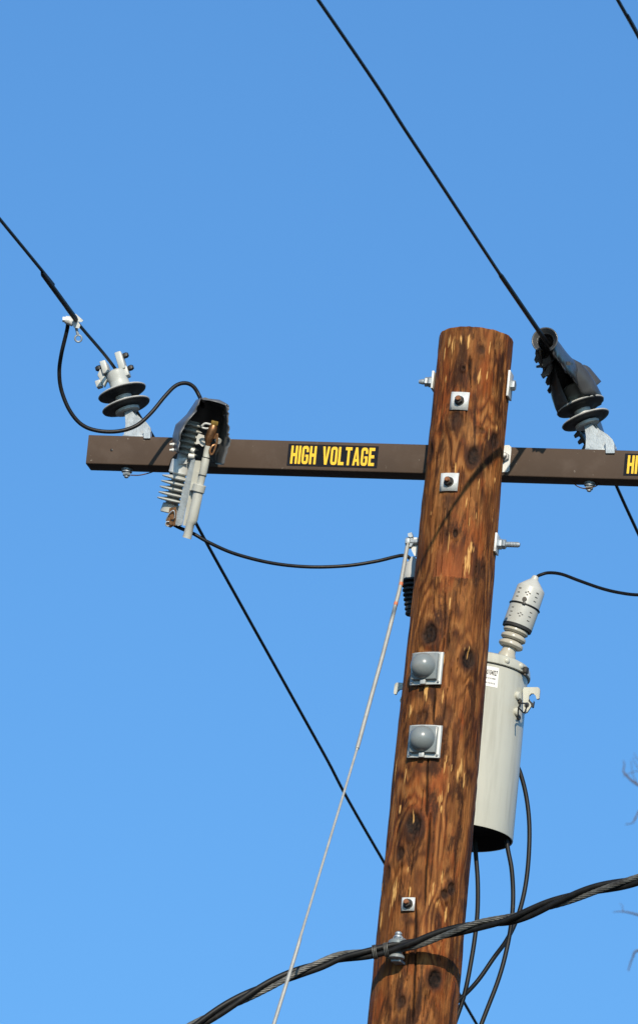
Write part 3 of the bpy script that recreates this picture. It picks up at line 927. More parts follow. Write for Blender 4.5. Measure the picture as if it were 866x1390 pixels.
b_.tube([pb_ - up * .0, pb_ + d * .06 + k * .02, V((arm_face.x, arm_face.y, pb_.z + .05)) - d * .004], .014, 12)
b_.box(PQ(256, 612, QF - .006), ax_a * .03, d * .0055, ax_k * .045, .002)
part('mounting_bracket', b_, m_galv, cut)
for (zx, zy) in ((205, 515), (203, 562)):
    b_ = MB(); b_.cyl(CZ(zx - 14, zy, .0), CZ(zx + 60, zy - 6, .0), .0042, 10); b_.hexnut(CZ(zx + 8, zy, 0), rt, .007, .006)
    part('band_bolt', b_, m_galv_bright, cut)
# lower hinge
hg = MB()
hg.prism([CZ(x, y, .055) for x, y in ((190, 1050), (245, 1040), (250, 1080), (240, 1190), (200, 1215), (160, 1200), (165, 1150), (180, 1110))], fw * .014)
hinge = part('hinge', hg, m_bronze, cut)
b_ = MB(); b_.prism([CZ(x, y, .040) for x, y in ((195, 1085), (245, 1060), (300, 1110), (290, 1200), (230, 1195))], fw * .05)
part('hinge_block', b_, m_galv, hinge)
b_ = MB(); b_.torus(CZ(178, 1182, .060), fw, 20 * sc2, 5 * sc2, 20, 8)
part('hinge_eye', b_, m_galv, hinge)
b_ = MB(); b_.tube(smooth([CZ(160, 1155, .058), CZ(185, 1100, .062), CZ(225, 1070, .064), CZ(235, 1120, .064), CZ(210, 1165, .062)], 5), 5 * sc2, 8)
part('hinge_ring', b_, m_galv, hinge)
b_ = MB(); b_.cyl(CZ(215, 1130, .03), CZ(215, 1130, .075), .0065, 12); b_.hexnut(CZ(205, 1175, .058), -fw, .009, .010)
part('hinge_pin', b_, m_bronze, hinge)
# fuse holder
b_ = MB(); b_.prism([CZ(x, y, .095) for x, y in ((372, 648), (405, 640), (400, 700), (300, 1186), (262, 1200), (240, 1180), (300, 900))], fw * .010)
part('channel_bar', b_, m_galv, cut)
b_ = MB(); b_.prism([CZ(x, y, .108) for x, y in ((408, 650), (455, 655), (448, 760), (345, 1196), (302, 1196))], fw * .014)
b_.prism([CZ(x, y, .122) for x, y in ((420, 745), (485, 760), (470, 860), (395, 850))], fw * .02)
part('arc_chute', b_, m_tube, cut)
FT = .128
b_ = MB()
segs = [((515, 530), 26), ((505, 575), 28), ((500, 625), 29), ((498, 632), 33), ((470, 770), 33), ((467, 782), 30), ((442, 880), 30), ((436, 905), 42), ((385, 1150), 43), ((372, 1172), 41), ((366, 1185), 36), ((345, 1275), 37), ((337, 1302), 39)]
pts = [CZ(x, y, FT) for (x, y), r_ in segs]
b_.tube(pts, [r_ * sc2 for q, r_ in segs], 24, cap=False)
pts2 = pts[::-1]
b_.tube([pts[-1], pts[-2]], [32 * sc2, 30 * sc2], 24, cap=True)
tube_ = part('fuse_tube', b_, m_tube, cut, ang=50)
b_ = MB(); b_.lathe(CZ(338, 1297, FT), up13, [(0.0, 31.5 * sc2), (.004, 31 * sc2)], 20)
part('open_end', b_, m_black, tube_)
b_ = MB(); b_.cyl(CZ(428, 918, FT), CZ(446, 852, FT), 56 * sc2, 28, 54 * sc2, .003)
b_.prism([CZ(x, y, FT) for x, y in ((372, 850), (420, 846), (412, 905), (362, 900))], fw * .02)
b_.prism([CZ(x, y, FT - .02) for x, y in ((455, 850), (497, 866), (484, 915), (440, 915))], fw * .012)
part('clamp_collar', b_, m_tube, tube_)
for zy, zx, r_ in ((628, 500, 34.5), (775, 468, 34.5)):
    b_ = MB(); b_.torus(CZ(zx, zy, FT), up13, r_ * sc2 - .001, .0018, 24, 6)
    part('seam', b_, m_black, tube_)
b_ = MB(); b_.tube([CZ(512, 540, FT), CZ(517, 500, FT), CZ(519, 492, FT), CZ(522, 470, FT), CZ(530, 455, FT), CZ(552, 395, FT), CZ(562, 365, FT), CZ(566, 352, FT)],
                   [x * sc2 for x in (22, 24, 30, 34, 38, 38, 34, 26)], 20)
part('ferrule', b_, m_bronze, tube_)
b_ = MB(); b_.hexnut(CZ(566, 356, FT), up13, 34 * sc2, .016)
part('cap_nut', b_, m_brass, tube_)
b_ = MB(); b_.tube(smooth([CZ(570, 470, FT + .006), CZ(592, 430, FT + .008), CZ(588, 500, FT + .010), CZ(560, 585, FT + .012), CZ(540, 600, FT + .012), CZ(530, 570, FT + .012), CZ(552, 530, FT + .010), CZ(575, 520, FT + .006)], 6), 10 * sc2, 8)
part('pull_ring', b_, m_bronze, tube_)
b_ = MB()
b_.tube(smooth([CZ(462, 362, .115), CZ(490, 342, .12), CZ(535, 350, .125), CZ(550, 365, .125)], 5), 9 * sc2, 8)
b_.tube(smooth([CZ(465, 376, .115), CZ(500, 384, .12), CZ(540, 378, .125)], 5), 8 * sc2, 8)
part('contact_spring', b_, m_galv_bright, cut)
b_ = MB(); b_.prism([CZ(x, y, .062) for x, y in ((435, 425), (480, 440), (490, 520), (465, 535), (440, 510), (410, 515), (420, 450))], fw * .012)
part('top_contact', b_, m_galv_bright, cut)
for p_, q_2, r_ in ((CZ(585, 480, .05), CZ(608, 490, .06), .011), (CZ(372, 560, .06), CZ(400, 575, .064), .009), (CZ(350, 612, .058), CZ(400, 618, .06), .010)):
    b_ = MB(); b_.cyl(p_, q_2, r_, 14)
    part('contact_screw', b_, m_galv_bright, cut)

# hood over the cutout: folded sheet, open towards the front
secs = [((452, 148), (412, 140), (590, 140), (688, 206)), ((414, 240), (332, 262), (630, 260), (684, 300)), ((342, 330), (240, 348), (610, 400), (690, 420)),
        ((292, 412), (214, 440), (590, 500), (697, 490)), ((276, 505), (216, 505), (560, 590), (678, 585)), ((268, 592), (226, 566), (572, 676), (634, 690))]
FR, BK = .205, -.085
rows = []
rnd = random.Random(3)
SS = []
for i in range(len(secs) - 1):
    for j in range(5):
        t_ = j / 5
        SS.append([V(secs[i][m_]).lerp(V(secs[i + 1][m_]), t_) for m_ in range(4)])
SS.append([V(x) for x in secs[-1]])
for i, (Fl, Bl, Br, Fr) in enumerate(SS):
    jl = rnd.uniform(-7, 7); jr = rnd.uniform(-9, 9)
    row = []
    for j in range(5): p_ = Fl.lerp(Bl, j / 4); row.append(CZ(p_.x + (jl if j == 0 else 0), p_.y, FR + (BK - FR) * j / 4 + .006 * math.sin(i * .9 + j)))
    for j in range(1, 6): p_ = Bl.lerp(Br, j / 6); row.append(CZ(p_.x, p_.y, BK - .02 * math.sin(math.pi * j / 6)))
    for j in range(5): p_ = Br.lerp(Fr, j / 4); row.append(CZ(p_.x + (jr if j == 4 else 0), p_.y, BK + (FR * .9 - BK) * j / 4))
    rows.append(row)
b_ = MB(); b_.sheet(rows)
top_row = rows[0]
roof = [top_row]
mid = []
m_n = len(top_row)
for j in range(m_n):
    t_ = j / (m_n - 1)
    p_ = V((452, 140)).lerp(V((688, 200)), t_)
    bump_ = 12 * math.sin(t_ * math.pi)
    mid.append(CZ(p_.x, p_.y - bump_, FR * .6 + .02 * math.sin(t_ * math.pi)))
roof.append([top_row[j].lerp(mid[j], .5) + up * .006 for j in range(m_n)]); roof.append(mid)
b_.sheet(roof)
hood = solo('cutout_hood', b_, m_hood, 'dark polymer hood folded open over the top of the fuse cutout', 'wildlife cover', CZ(450, 140, BK), recalc=False, solid=.0035, ang=60)
b_ = MB()
b_.prism([CZ(x, y, .08) for x, y in ((455, 128), (490, 122), (545, 140), (500, 146), (480, 168), (462, 160))], fw * .006)
part('latch_tab', b_, m_hood, hood)
b_ = MB(); b_.prism([CZ(x, y, .07) for x, y in ((640, 270), (690, 255), (684, 296), (655, 292))], fw * .006)
part('latch_tab', b_, m_hood, hood)
b_ = MB(); b_.tube(smooth([CZ(655, 330, .06), CZ(672, 370, .065), CZ(684, 410, .065), CZ(672, 385, .06), CZ(650, 350, .055)], 5), .0022, 6)
part('latch_wire', b_, m_bronze, hood)

# lead from the cutout hinge to the pole
ld = [CZ(225, 1190, .02), CZ(280, 1218, .02)] + [PQ(x, y, q) for x, y, q in ((262, 724, -.02), (285, 737, .0), (320, 752, .05), (370, 764.5, .12), (420, 769.5, .18), (470, 768, .22), (510, 762, .25), (535, 756, .26), (547, 754, .26), (555, 757, .265), (561, 768, .28))]
b_ = MB(); b_.tube(smooth(ld, 8), .0068, 12)
solo('cutout_lead', b_, m_cable, 'black lead sagging from the fuse cutout hinge to the arrester beside the pole', 'cable', ld[0])

# ------------------------------------------------------------------ wildlife cover on the right insulator
def XZ(zx, zy, f=0.0):
    px, py = 690 + zx / 4.92, 430 + zy / 4.92
    return on_plane(px, py, topR, fw) - fw * f
cov = thing('insulator_cover', 'black jagged toothed wildlife cover clipped over insulator and wire', 'wildlife cover', topR)
# centre bell, drawn out along the wire
wskew = (PZ(740, 463, wzR) - topR).normalized() * .85
def bell_pt(h, r_, an):
    return bR + nR * h + wskew * max(0.0, h - .66 * lenR) + (sR * math.cos(an) + fR * math.sin(an)) * r_
rows = []
rnd = random.Random(5)
g0, g1 = R(112), R(112 + 322)
prof = [(.655 * lenR, .088), (.72 * lenR, .090), (.82 * lenR, .088), (.93 * lenR, .080), (1.04 * lenR, .066), (1.12 * lenR, .042), (1.16 * lenR, .015)]
for (h, r_) in prof:
    row = []
    for i in range(41):
        an = g0 + (g1 - g0) * i / 40
        fl = 1 + .035 * math.sin(an * 4 + h * 20)
        row.append(bell_pt(h + (rnd.uniform(-.006, .006) if h < .7 * lenR else 0), r_ * fl, an))
    rows.append(row)
b_ = MB(); b_.sheet(rows)
part('bell', b_, m_cover, cov, recalc=False, solid=.004, ang=60)
# wire channels: inverted U with teeth along both lower edges
def channel(p, q, rad0, rad1, drop, nteeth, sd_, open_lo=R(-20), lift=0.0):
    rnd = random.Random(sd_)
    t_ = (q - p).normalized()
    s_ = t_.cross(k).normalized(); u_ = s_.cross(t_).normalized()
    rows = []; n_ = 22; teeth = []
    for i in range(n_ + 1):
        f_ = i / n_
        c = p.lerp(q, f_) + u_ * lift; r_ = rad0 + (rad1 - rad0) * f_
        r_ *= 1 + .03 * math.sin(f_ * 11)
        row = [c + s_ * r_ - u_ * drop * (1 + rnd.uniform(-.2, .2))]
        for j in range(11):
            an = open_lo + (math.pi - 2 * open_lo) * j / 10
            row.append(c + s_ * (r_ * math.cos(an)) + u_ * (r_ * math.sin(an)))
        row.append(c - s_ * r_ - u_ * drop * (1 + rnd.uniform(-.2, .2)))
        rows.append(row)
    ch = MB(); ch.sheet(rows)
    for i in range(nteeth):
        f_ = (i + .5) / nteeth
        for sg in (-1, 1):
            c = p.lerp(q, f_) + u_ * lift + s_ * (sg * (rad0 + (rad1 - rad0) * f_)) - u_ * drop
            ln_ = rnd.uniform(.006, .018); w = (q - p).length / nteeth * .34
            o_ = s_ * (sg * rnd.uniform(.2, .9)) - u_
            tm_ = MB(); teeth.append(tm_); tm_.prism([c - t_ * w, c + t_ * w, c + t_ * (w * .6) + o_ * ln_, c - t_ * (w * .6) + o_ * ln_], s_ * .004)
    return ch, teeth, s_, u_
tip = PZ(740, 463, wzR + .0)
ch, te, s_, u_ = channel(tip, topR - (tip - topR) * .10, .033, .060, .050, 6, 11)
c1 = part('front_channel', ch, m_cover, cov, recalc=False, solid=.004, ang=60)
for tm_ in te: part('tooth', tm_, m_cover, c1)
wdR = (tip - topR).normalized()
b_ = MB()
ringp = []
for i in range(25):
    an = R(-60) + R(300) * i / 24
    ringp.append((an,))
rows = [[tip + wdR * x + s_ * (r_ * math.cos(an)) + u_ * (r_ * math.sin(an)) for (an,) in ringp] for x, r_ in ((-.03, .031), (0, .034), (.008, .046), (.014, .048))]
b_.sheet(rows)
part('mouth_flange', b_, m_cover, cov, recalc=False, solid=.004, ang=60)
fdir = (farR[1] - topR).normalized()
ch, te, s2_, u2_ = channel(topR - fdir * .02, topR + fdir * .46, .050, .036, .040, 9, 23, lift=.0)
c2 = part('rear_channel', ch, m_cover, cov, recalc=False, solid=.004, ang=60)
for tm_ in te: part('tooth', tm_, m_cover, c2)
# rounded shoulder lobe on the far side
b_ = MB(); rows = []
p0, p1_ = XZ(435, 340, -.02), XZ(555, 485, -.02)
ax_ = (p1_ - p0).normalized(); e1_ = ax_.cross(fw).normalized()
if e1_.dot(rt) < 0: e1_ = -e1_
e2_ = -fw
for i in range(13):
    f_ = i / 12
    r_ = .044 * math.sqrt(max(0.0, 1 - max(0, (0.42 - f_) / .42) ** 2)) + .001
    c = p0.lerp(p1_, f_)
    rows.append([c + e1_ * (r_ * math.cos(an)) + e2_ * (r_ * math.sin(an)) for an in [R(-100) + R(260) * j / 20 for j in range(21)]])
b_.sheet(rows)
part('shoulder', b_, m_cover, cov, recalc=False, solid=.004, ang=60)
# loose torn tabs by the mouth
for (pl_, f_) in ((((175, 300), (240, 285), (262, 262), (270, 300), (225, 345), (172, 350), (170, 335), (205, 325)), .30),
                  (((200, 392), (232, 372), (262, 300), (272, 330), (250, 385), (215, 412)), .28),
                  (((330, 280), (360, 272), (352, 300), (402, 312), (398, 332), (345, 330), (310, 300)), .26)):
    b_ = MB(); b_.prism([XZ(x, y, f_) for x, y in pl_], fw * .02 + rt * .01)
    part('torn_tab', b_, m_cover, cov)

# ------------------------------------------------------------------ guy wire, attachment, arrester
za = z_at(738)
ga = thing('guy_attachment', 'galvanised guy hook plate bolted to the pole flank above the arrester', 'bracket', a * -pole_r(za) + k * za)
zs_ = zoom(520, 700, 5.35)
qg = .04
b_ = MB(); b_.prism([zs_(x, y, qg) for x, y in ((205, 172), (222, 158), (262, 158), (262, 300), (225, 290), (205, 250), (196, 205))], d * .012)
part('plate', b_, m_galv_bright, ga)
b_ = MB(); b_.prism([zs_(x, y, qg - .02) for x, y in ((178, 128), (205, 120), (214, 150), (200, 158), (180, 150))], d * .03)
b_.prism([zs_(x, y, qg - .015) for x, y in ((160, 170), (185, 160), (215, 165), (225, 190), (200, 225), (175, 222), (158, 200))], d * .03)
part('hook', b_, m_galv, ga)
b_ = MB(); b_.cyl(zs_(168, 190, qg - .01), zs_(280, 190, qg - .01), .009, 14); b_.hexnut(zs_(165, 190, qg - .01), a, .018, .016)
part('bolt', b_, m_galv, ga)
G0 = zs_(188, 175, qg - .02)
gq = lambda y: qg - .02 - (y - 735) * .0010
gpts = [(552.5, 742), (543.5, 793), (537, 820), (520.5, 885), (504, 945), (488, 1004), (483.8, 1019), (468, 1072), (438.5, 1170), (419, 1235), (400, 1298), (371, 1390), (340, 1490)]
gp3 = [G0] + [PQ(x, y, gq(y)) for x, y in gpts]
e_ = (gp3[-1] - gp3[-2]).normalized()
gp3.append(gp3[-1] + e_ * ((gp3[-1].z + .2) / -e_.z))
sm = smooth(gp3, 6)
b_ = MB(); b_.tube(sm, .0046, 10)
guy = solo('guy_wire', b_, m_guy, 'pale grey guy wire slanting down from the pole flank', 'guy wire', gp3[-1])
b_ = MB(); rp3 = smooth(gp3[1:8], 6); b_.tube(rp3, [.0076] * (len(rp3) - 3) + [.0070, .0060, .0050], 12)
part('grip_rod', b_, m_guy, guy)
for y0, y1, x0, x1 in ((791, 795, 544.3, 543.4), (818, 822, 537.5, 536.6)):
    b_ = MB(); b_.cyl(PQ(x0, y0, gq(y0)), PQ(x1, y1, gq(y1)), .0080, 14)
    part('marker_band', b_, m_orange, guy)
b_ = MB(); q1_ = PQ(485, 1016, gq(1016)); b_.torus(q1_, (gp3[8] - gp3[7]), .0050, .0020, 16, 6)
part('grip_end', b_, m_bolt_dark, guy)
b_ = MB(); rp3 = smooth([PQ(408, 1272, gq(1272)), PQ(400.5, 1298, gq(1298)), PQ(372, 1390, gq(1390)), PQ(340, 1490, gq(1490))], 8); b_.tube(rp3, [.0050] + [.0064] * (len(rp3) - 1), 12)
part('lower_grip', b_, m_guy, guy)

qa = .27
ar = thing('surge_arrester', 'small surge arrester with dark ribbed body half hidden behind the pole', 'surge arrester', zs_(175, 760, qa))
top_a = zs_(214, 395, qa); bot_a = zs_(206, 725, qa)
axa = (top_a - bot_a)
La = axa.length
b_ = MB(); pr = []
for i in range(8):
    h = La * .82 * i / 8
    rr_ = .024 + .0025 * i
    pr += [(h, .020), (h + .004, rr_), (h + .010, rr_), (h + .020, .020)]
b_.lathe(bot_a, axa, pr, 28)
part('ribbed_body', b_, m_shed, ar)
b_ = MB(); b_.lathe(bot_a + axa * .78, axa, [(0, .036), (.02, .037), (.05, .030), (.075, .016), (.09, .008)], 28)
part('cap', b_, m_guard, ar)
b_ = MB(); b_.tube(smooth([zs_(194, 345, qa), zs_(198, 375, qa), zs_(212, 400, qa)], 5), .006, 8); b_.cyl(zs_(170, 350, qa - .01), zs_(205, 335, qa - .01), .008, 12)
part('top_terminal', b_, m_galv, ar)
b_ = MB(); b_.tube([bot_a + axa * .1, bot_a + axa * .1 + a * .06 + d * .06, A(-.03, .21, bot_a.z + .05)], .010, 10)
part('hanger', b_, m_galv, ar)

# ------------------------------------------------------------------ transformer behind the pole
QT = .405; RT_ = .213
tc_ = PQ(636, 945, QT)
ST = tc_.dot(a)
zb0 = None
def axis_px_z(y):                            # height on tank axis seen at that row
    lo, hi = 5.0, 14.0
    for _ in range(50):
        m_ = (lo + hi) / 2
        v_ = A(ST, QT, m_) - C
        if H / 2 - F * v_.dot(up) / v_.dot(fw) > y: lo = m_
        else: hi = m_
    return lo
ZB, ZTOP = axis_px_z(1136), axis_px_z(918)
tk = A(ST, QT, ZB)
tr = thing('pole_transformer', 'pale grey cylindrical transformer tank hung behind the wooden pole', 'transformer', tk)
b_ = MB(); HT = ZTOP - ZB
b_.lathe(tk, k, [(.085, RT_ - .008), (.0, RT_ - .005), (-.001, RT_ - .001), (.004, RT_), (.3, RT_ + .0005), (HT - .001, RT_), (HT - .001, RT_ - .02)], 96, cap=False)
tank = part('tank', b_, m_tank, tr, ang=30)
b_ = MB(); b_.lathe(tk, k, [(.0002, RT_ - .0055), (.060, RT_ - .009), (.066, RT_ - .016), (.066, .001)], 96, cap=False)  # recessed underside, painted black to stand for the shade there
part('tank_underside', b_, m_under, tank, 'underside of the tank, coloured black for its shade')
b_ = MB(); b_.lathe(tk + k * HT, k, [(.002, RT_ - .01), (.002, RT_ + .003), (.004, RT_ + .009), (.010, RT_ + .010), (.032, RT_ + .006), (.040, RT_ + .002), (.046, RT_ - .010), (.060, RT_ * .55), (.064, .001)], 96, cap=False)
lid = part('lid', b_, m_tank, tr, ang=30)
b_ = MB(); b_.lathe(tk + k * (HT - .001), k, [(.0, RT_ - .004), (.0, RT_ + .0012), (.0035, RT_ + .0012), (.0035, RT_ - .004)], 96, cap=False)
part('gasket', b_, m_black, lid)
bs = thing_pos = None
def on_tank(an, h, off=0.0):                 # angle from the camera-facing normal, to the right positive
    nrm = (-d * math.cos(an) + a * math.sin(an))
    return tk + nrm * (RT_ + off) + k * h, nrm
for an in (R(8), R(48), R(68), R(-30), R(-70)):
    p, nrm = on_tank(an, HT + .022, .006)
    b_ = MB(); b_.lathe(p, nrm, [(0, .012), (.004, .012), (.008, .009), (.011, .003)], 16)
    part('lid_stud', b_, m_tank, lid)
# clamp lug of the lid band
p, nrm = on_tank(R(74), HT + .012, .010)
b_ = MB(); b_.box(p, nrm * .014, k * .012, nrm.cross(k) * .012, .003); b_.cyl(p - k * .02 + nrm * .004, p + k * .012 + nrm * .004, .007, 12)
part('band_clamp', b_, m_bolt_dark, lid)
# hanger lugs with a hook outline, left and right
zl = lambda zx, zy, q: PQ(640 + zx / 7.873, 860 + zy / 7.873, q)
lugq = QT - .045
lug_ol = [(556, 574), (700, 572), (720, 582), (726, 600), (720, 690), (705, 700), (690, 696), (684, 668), (660, 640), (635, 640), (612, 662), (608, 695), (635, 730), (640, 765), (590, 838), (560, 850), (548, 838), (545, 600)]
b_ = MB(); lp = [zl(x, y, lugq) for x, y in lug_ol]
b_.prism(lp, d * .012)
lug = part('hanger_lug', b_, m_tank, tr)
b_ = MB(); b_.prism([zl(x, y, lugq - .003) for x, y in ((612, 695), (625, 720), (655, 745), (660, 715), (664, 720), (655, 780), (640, 785), (630, 745), (605, 715))], d * .018)
part('rubber_stop', b_, m_black, lug)
b_ = MB(); b_.cyl(zl(588, 762, lugq - .001), zl(588, 762, lugq - .001) - d * .002, .0095, 14)
part('lug_hole', b_, m_black, lug)
cpx = A(ST, QT, 0).dot(a)
b_ = MB(); b_.prism([p_ + a * (2 * (cpx - p_.dot(a))) for p_ in lp], d * .012)
part('hanger_lug', b_, m_tank, tr)
def tank_an(px, py):
    p0 = PQ(px, py, QT - RT_ * .9)
    for _ in range(6):
        rr_ = p0 - A(ST, QT, p0.z)
        s_ = rr_.dot(a)
        an = math.asin(max(-1, min(1, s_ / RT_)))
        p0 = PQ(px, py, QT - RT_ * math.cos(an))
    return an, p0.z - ZB
for (zx, zy) in ((492, 665), (482, 838)):
    an, hz_ = tank_an(640 + zx / 7.873, 860 + zy / 7.873)
    p, nrm = on_tank(an, hz_, -.002)
    b_ = MB(); b_.lathe(p, nrm, [(0, .016), (.010, .015), (.014, .010)], 18)
    part('tank_boss', b_, m_tank, tank)
    p, nrm = on_tank(an + .07, hz_ - .018, 0)
    b_ = MB(); b_.hexnut(p - nrm * .002, nrm, .010, .012)
    part('ground_nut', b_, m_bolt_dark, tank)
b_ = MB(); b_.tube(smooth([zl(x, y, QT - .13 + f_) for x, y, f_ in ((492, 935, 0), (494, 870, -.01), (498, 800, -.02), (520, 755, -.02), (560, 745, 0), (588, 762, .06), (560, 845, .06), (520, 815, .03), (496, 790, 0))], 5), .0028, 8)
part('ground_loop', b_, m_black, tr)
# bushing
zt7 = lambda zx, zy, q: PQ(620 + zx / 6.186, 760 + zy / 6.186, q)
QB = QT - .03
b0 = zt7(425, 790, QB); b1 = zt7(662, 132, QB)
axb = (b1 - b0).normalized(); Lb = (b1 - b0).length
s7 = 1 / (6.186 * 360)
bush = MB(); pr = [(-.06, .034), (-.005, .034), (.004, .028), (.022, .026)]
bush.lathe(b0, axb, pr + [(.30 * Lb, .026), (.5 * Lb, .024)], 32)
bu = part('bushing', bush, m_porc, tr)
for h, r_ in ((.112, .0475), (.20, .0485), (.285, .0485)):
    b_ = MB(); hh2 = h * Lb
    b_.lathe(b0 + axb * hh2, axb, [(-.009, .026), (-.011, r_ * .75), (-.009, r_ - .006), (-.004, r_ - .0005), (.002, r_), (.007, r_ - .002), (.013, r_ * .78), (.018, .026)], 40)
    part('shed', b_, m_porc, bu)
gd = thing('bushing_guard', 'light grey conical topped plastic guard capping the transformer bushing', 'wildlife guard', b0 + axb * (.34 * Lb))
g0_, g1_ = b0 + axb * (.345 * Lb), b0 + axb * (.82 * Lb)
Lg = (g1_ - g0_).length
b_ = MB(); b_.lathe(g0_, axb, [(.03, .048), (-.004, .050), (-.004, .0555), (.0, .0565), (Lg * .5, .0565), (Lg * .5 + .002, .0550), (Lg, .0535), (Lg + .004, .052), (Lg + .030, .026), (Lg + .040, .015), (Lg + .052, .012), (Lg + .056, .008)], 48, cap=True)
shell = part('shell', b_, m_guard, gd, ang=30)
b_ = MB(); b_.lathe(g0_, axb, [(-.010, .046), (-.010, .0555), (.001, .0570), (.001, .05)], 48, cap=False)
part('bottom_edge', b_, m_shed, gd)
b_ = MB(); b_.torus(g0_ + axb * (Lg * .53), axb, .0568, .0036, 48, 8)
tie = part('cable_tie', b_, m_black, gd)
sidb = axb.cross(fw).normalized()
if sidb.dot(rt) < 0: sidb = -sidb
frb = -sidb.cross(axb).normalized()
if frb.dot(fw) > 0: frb = -frb
def on_guard(h, an, off=0.0):
    nrm = frb * math.cos(an) + sidb * math.sin(an)
    return g0_ + axb * (Lg * h) + nrm * ((.0568 if h < .5 else .0550) + off), nrm
p, nrm = on_guard(.53, R(-8))
b_ = MB(); b_.box(p + nrm * .003, nrm * .005, axb * .005, nrm.cross(axb) * .006, .001)
part('tie_head', b_, m_black, tie)
for h in (.16, .27, .38, .68, .79, .90):
    for an in (-48, 30):
        p, nrm = on_guard(h, R(an), -.001)
        t_ = nrm.cross(axb)
        b_ = MB(); b_.box(p, nrm * .0015 + axb * 0, axb * .0016, t_ * .0055)
        part('vent_slot', b_, m_slot, shell)
for h in (.25, .82):
    for an, dh in ((-16, 0), (-8, .03), (0, 0), (-8, -.05)):
        p, nrm = on_guard(h + dh, R(an), -.001)
        b_ = MB(); b_.box(p, nrm * .0015, axb * .0022, nrm.cross(axb) * .0032)
        part('vent_slot', b_, m_slot, shell)
p, nrm = on_guard(.64, R(-12), -.002)
b_ = MB(); b_.lathe(p, nrm, [(0, .009), (.0035, .009)], 16)
part('button_hole', b_, m_bolt_dark, shell)
# number label on the tank
a1, h1 = tank_an(677, 907); a0_, h0_ = tank_an(674.5, 934)
wl = .125; anL = a1 - wl / RT_
b_ = MB()
rows = []
for i in range(15):
    an = anL + (a1 - anL) * i / 14
    rows.append([on_tank(an, h, .0008)[0] for h in (h0_, h1)])
b_.sheet(rows)
lab = part('number_label', b_, m_white, tank, 'white paper label printed 0104027')
def tank_text(txt, hgt, an_right, h, m_, par, sq=.9):
    cu = bpy.data.curves.new('txt', 'FONT'); cu.body = txt; cu.size = 1.0; cu.offset = .02; cu.resolution_u = 2
    to = bpy.data.objects.new('txt', cu); col.objects.link(to)
    bpy.context.view_layer.update()
    me_ = bpy.data.meshes.new_from_object(to)
    col.objects.unlink(to); bpy.data.objects.remove(to)
    xm = max(v.co.x for v in me_.vertices)
    mb = MB()
    vs = []
    for v in me_.vertices:
        an = an_right - (xm - v.co.x) * hgt * sq / RT_
        vs.append(on_tank(an, h + v.co.y * hgt, .0018)[0])
    mb.add(vs, [tuple(p.vertices) for p in me_.polygons])
    part('print', mb, m_, par, recalc=False)
HLb = h1 - h0_
tank_text('0104027', .027, a1 - .022, h1 - .032, m_print, lab, .46)
for f_, w in ((.62, .09), (.86, .075)):
    b_ = MB(); n_ = 12
    for i in range(n_):
        an0 = a1 - .05 - w / RT_ * (i + 1) / n_; an1 = an0 + w / RT_ / n_ * random.uniform(.5, .85)
        hb_ = h1 - HLb * f_
        b_.add([on_tank(an0, hb_, .0018)[0], on_tank(an1, hb_, .0018)[0], on_tank(an1, hb_ + .005, .0018)[0], on_tank(an0, hb_ + .005, .0018)[0]], [(0, 1, 2, 3)])
    part('print', b_, m_print_grey, lab, recalc=False)
# hanging bracket between pole and tank
for h in (.12, HT - .12):
    b_ = MB(); p0 = A(ST * .5, QT - RT_ * .9, ZB + h)
    rpz = pole_r(p0.z)
    b_.box(A(ST * .6, (rpz - .01 + QT - RT_ + .01) / 2, p0.z), a * .05, d * ((QT - RT_ + .02 - rpz + .01) / 2), k * .02, .003)
    part('pole_bracket', b_, m_galv, tr)

# lead from the guard to the right
ldp = [zt7(648, 190, QB), zt7(668, 145, QB)] + [PQ(x, y, q) for x, y, q in ((734, 780, QB), (745, 777.5, QB), (762, 779.5, QB - .02), (785, 788, QB - .05), (815, 798.5, QB - .1), (840, 804.5, QB - .14), (866, 807.5, QB - .18), (905, 806, QB - .24), (950, 790, QB - .3), (985, 740, QB - .32), (1000, 690, QB - .32))]
b_ = MB(); b_.tube(smooth(ldp, 8), .0062, 12)
solo('bushing_lead', b_, m_cable, 'black lead curving away from the top of the bushing guard', 'cable', ldp[0])
# secondary leads under and behind the tank
def lead(pts, label, r_=.0085, two=None):
    p3 = [PQ(*x) for x in pts]
    e_ = (p3[-1] - p3[-2]).normalized(); p3.append(p3[-1] + e_ * .35)
    b_ = MB(); b_.tube(smooth(p3, 8), r_, 12)
    return solo('secondary_lead', b_, m_cable_old, label, 'cable', p3[0])
lead([(644, 1136, QT), (645.5, 1160, QT), (648, 1195, QT), (648, 1232, QT - .02), (645.5, 1262, QT - .04), (640, 1300, QT - .06), (630, 1350, QT - .08), (615, 1395, QT - .1)], 'black lead dropping from under the tank close beside the pole')
lead([(686, 1130, QT), (689, 1153, QT), (694, 1180, QT), (696, 1215, QT), (694, 1250, QT - .02), (687, 1290, QT - .04), (676, 1330, QT - .06), (655, 1385, QT - .08)], 'black lead dropping straight from under the tank rim')
lead([(697, 1030, QT + .10), (706, 1050, QT + .11), (714, 1082, QT + .12), (718, 1120, QT + .12), (717, 1165, QT + .11), (712, 1207, QT + .1), (702, 1245, QT + .07), (688, 1275, QT + .03), (670, 1300, QT - .02), (645, 1335, QT - .05), (610, 1370, QT - .12)], 'black lead bowing out from behind the transformer tank')

